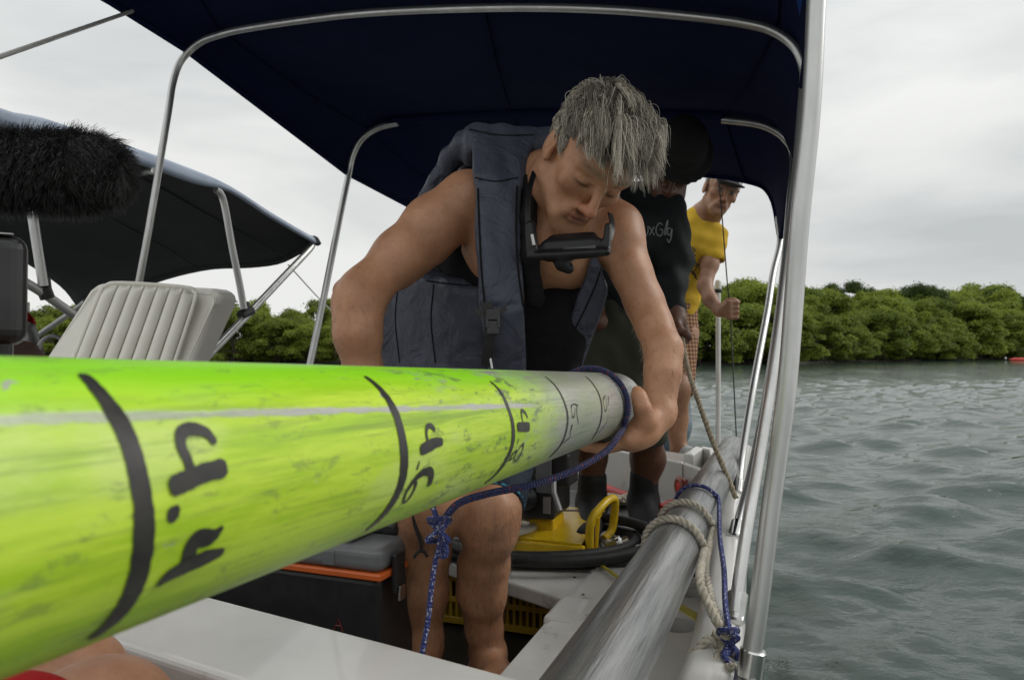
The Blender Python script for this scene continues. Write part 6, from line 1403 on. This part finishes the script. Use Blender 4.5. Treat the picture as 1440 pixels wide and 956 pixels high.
# lashings round the silver pipe
lps, lpu = pframe(LD)
def LC(s_, th, r=LR): a_ = 2*math.pi*th; return LP0+LD*s_+r*(math.cos(a_)*lps+math.sin(a_)*lpu)
kn_ = W(1020, 893, 1.02)
lash = thing('white_rope', 'pale twisted rope lashing the silver pipe down to the gunwale', 'rope', kn_)
ths = np.linspace(.58, .02, 14)
s1, s2 = .56, .72
w1_ = [LC(s1+.06*(t_-.3), t_, LR+.0075) for t_ in ths]+[W(984, 812, 1.10), W(996, 848, 1.06), W(1012, 880, 1.03), kn_]
w2_ = [LC(s2+.06*(t_-.3), t_, LR+.0075) for t_ in ths]+[W(992, 795, 1.22), W(999, 835, 1.13), W(1008, 865, 1.06), kn_+[.004, .01, .004]]
twisted(lash, 'rope_strand', crom(w1_, 6), .0072, M['rope_white'], .034); twisted(lash, 'rope_strand', crom(w2_, 6), .0068, M['rope_white'], .034)
kk_ = [kn_+np.array([.014*math.sin(2*t_), -.012*math.cos(3*t_)-.006, .018*math.cos(t_)-.012]) for t_ in np.linspace(0, 2*math.pi, 14)]; twisted(lash, 'knot', crom(kk_, 5), .0066, M['rope_white'], .03)
twisted(lash, 'rope_tail', crom([kn_+[-.004, 0, -.02], W(998, 898, 1.02), W(980, 915, 1.02), W(968, 935, 1.01), W(962, 960, 1.0)], 6), .0066, M['rope_white'], .034)
twisted(lash, 'rope_tail', crom([kn_+[.0, 0, -.02], W(1008, 925, .99), W(1020, 938, .97), W(1032, 936, .95)], 6), .0060, M['rope_white'], .032)
bl = thing('blue_rope', 'blue and white braided rope arching over the silver pipe to a knot', 'rope', kn_)
s3 = .93
b3_ = [LC(s3+.05*(t_-.3), t_, LR+.006) for t_ in np.linspace(.56, .08, 12)]+[W(1012, 752, 1.35), W(1018, 800, 1.20), W(1020, 850, 1.08), kn_+[.002, -.012, .012]]
mb = MB(); tube(mb, crom(b3_, 6), .0046, 10); mb.build('rope_strand', M['rope_blue'], bl)
kk_ = [kn_+np.array([.012*math.sin(2*t_), -.020-.009*math.cos(3*t_), .022*math.cos(t_)-.004]) for t_ in np.linspace(0, 2*math.pi, 14, endpoint=False)]
mb = MB(); tube(mb, crom(kk_, 5, True), .0048, 8, closed=True); mb.build('knot', M['rope_blue'], bl)
mb = MB(); tube(mb, crom([kn_+[0, -.02, -.01], W(1030, 902, .99), W(1037, 896, .985), W(1030, 890, .98)], 5), .0046, 8); tube(mb, crom([kn_+[0, -.02, -.015], W(1018, 920, .98), W(1026, 932, .97), W(1040, 938, .96)], 5), .0046, 8); mb.build('rope_tail', M['rope_blue'], bl)
yst = MB(); strip(yst, crom([Wz(942, 846, .47), Wz(965, 858, .49), Wz(990, 874, .53), Wz(1000, 881, .56)], 5), .024, .0015, (0, -.5, 1)); o = yst.build('yellow_strap', M['strap_yellow']); tag(o, 'frayed yellow strap from under the silver pipe to the black eye', 'strap')
tn = crom([W(958, 468, 2.18), W(968, 520, 2.10), W(985, 572, 2.0), W(1004, 625, 1.96), W(1022, 668, 1.93), W(1035, 700, 1.9)], 8)
twisted(None, 'tan_rope', tn, .0075, M['rope_tan'], .04); tag(bpy.data.objects['tan_rope'], 'thin tan rope running down from the dark shirted man to the gunwale', 'rope')
# stern light pole, outboard motor, white cowling
sp_ = thing('light_pole', 'white stern light pole behind the man in yellow', 'pole', W(1009, 622, 3.6))
mb = MB(); tube(mb, [W(1010, 640, 3.6), W(1010, 412, 3.6)], .0125, 12); mb.build('pole', M['gel'], sp_)
mb = MB(); lathe(mb, [(.010, 0), (.020, .008), (.020, .016), (.016, .02)], W(1010, 412, 3.6), n=14); mb.build('lamp_base', M['black_plastic'], sp_)
mb = MB(); lathe(mb, [(.017, 0), (.017, .035), (.012, .045)], W(1010, 412, 3.6)+[0, 0, .02], n=14); mb.build('lamp_lens', M['gel'], sp_)
om = thing('outboard_motor', 'blue grey outboard motor cowl at the stern behind the forearm', 'outboard motor', W(950, 630, 3.75))
s = SDF(W(925, 640, 3.75)-[.1, .25, .1], W(972, 545, 3.75)+[.1, .25, .12], .008)
s.chain([W(944, 562, 3.8), W(944, 600, 3.78), W(946, 622, 3.76)], [.098, .100, .070], .03, flat=((0, 1, 0), 1.3)); M['cowl'] = mat('grey_blue_cowl', (.10, .15, .19), .35, (.08, .12, .16), 12, coat=.3)
sculpt('cowl', s, M['cowl'], om)
mb = MB(); strip(mb, crom([W(945, 606, 3.645), W(957, 605, 3.65), W(966, 602, 3.69)], 4), .012, .002); mb.build('cowl_stripe', M['gel'], om)
mb = MB(); tube(mb, [W(946, 622, 3.78), W(946, 760, 3.78)], [.06, .05], 12); mb.build('leg', M['black_plastic'], om)
wc = thing('outboard_motor', 'white outboard cowl showing between the life vest and the olive shorts', 'outboard motor', W(800, 560, 3.9))
s = SDF(W(770, 600, 3.9)-[.15, .3, .1], W(830, 500, 3.9)+[.2, .3, .1], .01); s.ell(W(812, 545, 3.9), (.18, .22, .16), None, .02); s.cone(W(812, 560, 3.9), W(812, 590, 3.9), .15, .10, .02); sculpt('cowl', s, M['gel'], wc)
mb = MB(); tube(mb, [W(812, 585, 3.9), W(812, 740, 3.9)], [.07, .05], 12); mb.build('leg', M['black_plastic'], wc)

# screws, non-slip studs and water drops on the white gelcoat
g_ = np.random.default_rng(61)
for (px, py, z) in ((820, 836, .428), (808, 812, .405), (700, 806, .405)):
    c_ = Wz(px, py, z); mb = MB(); lathe(mb, [(.0055, 0), (.0055, .0012), (.004, .0022)], c_, n=12); mb.build('screw', M['steel'], boat)
for o_ in bpy.data.objects:
    if o_.type == 'MESH' and o_.parent is not None and o_.name.split('.')[0] in ('hair', 'leg_hair', 'arm_hair', 'fur', 'crown'): o_['kind'] = 'stuff'
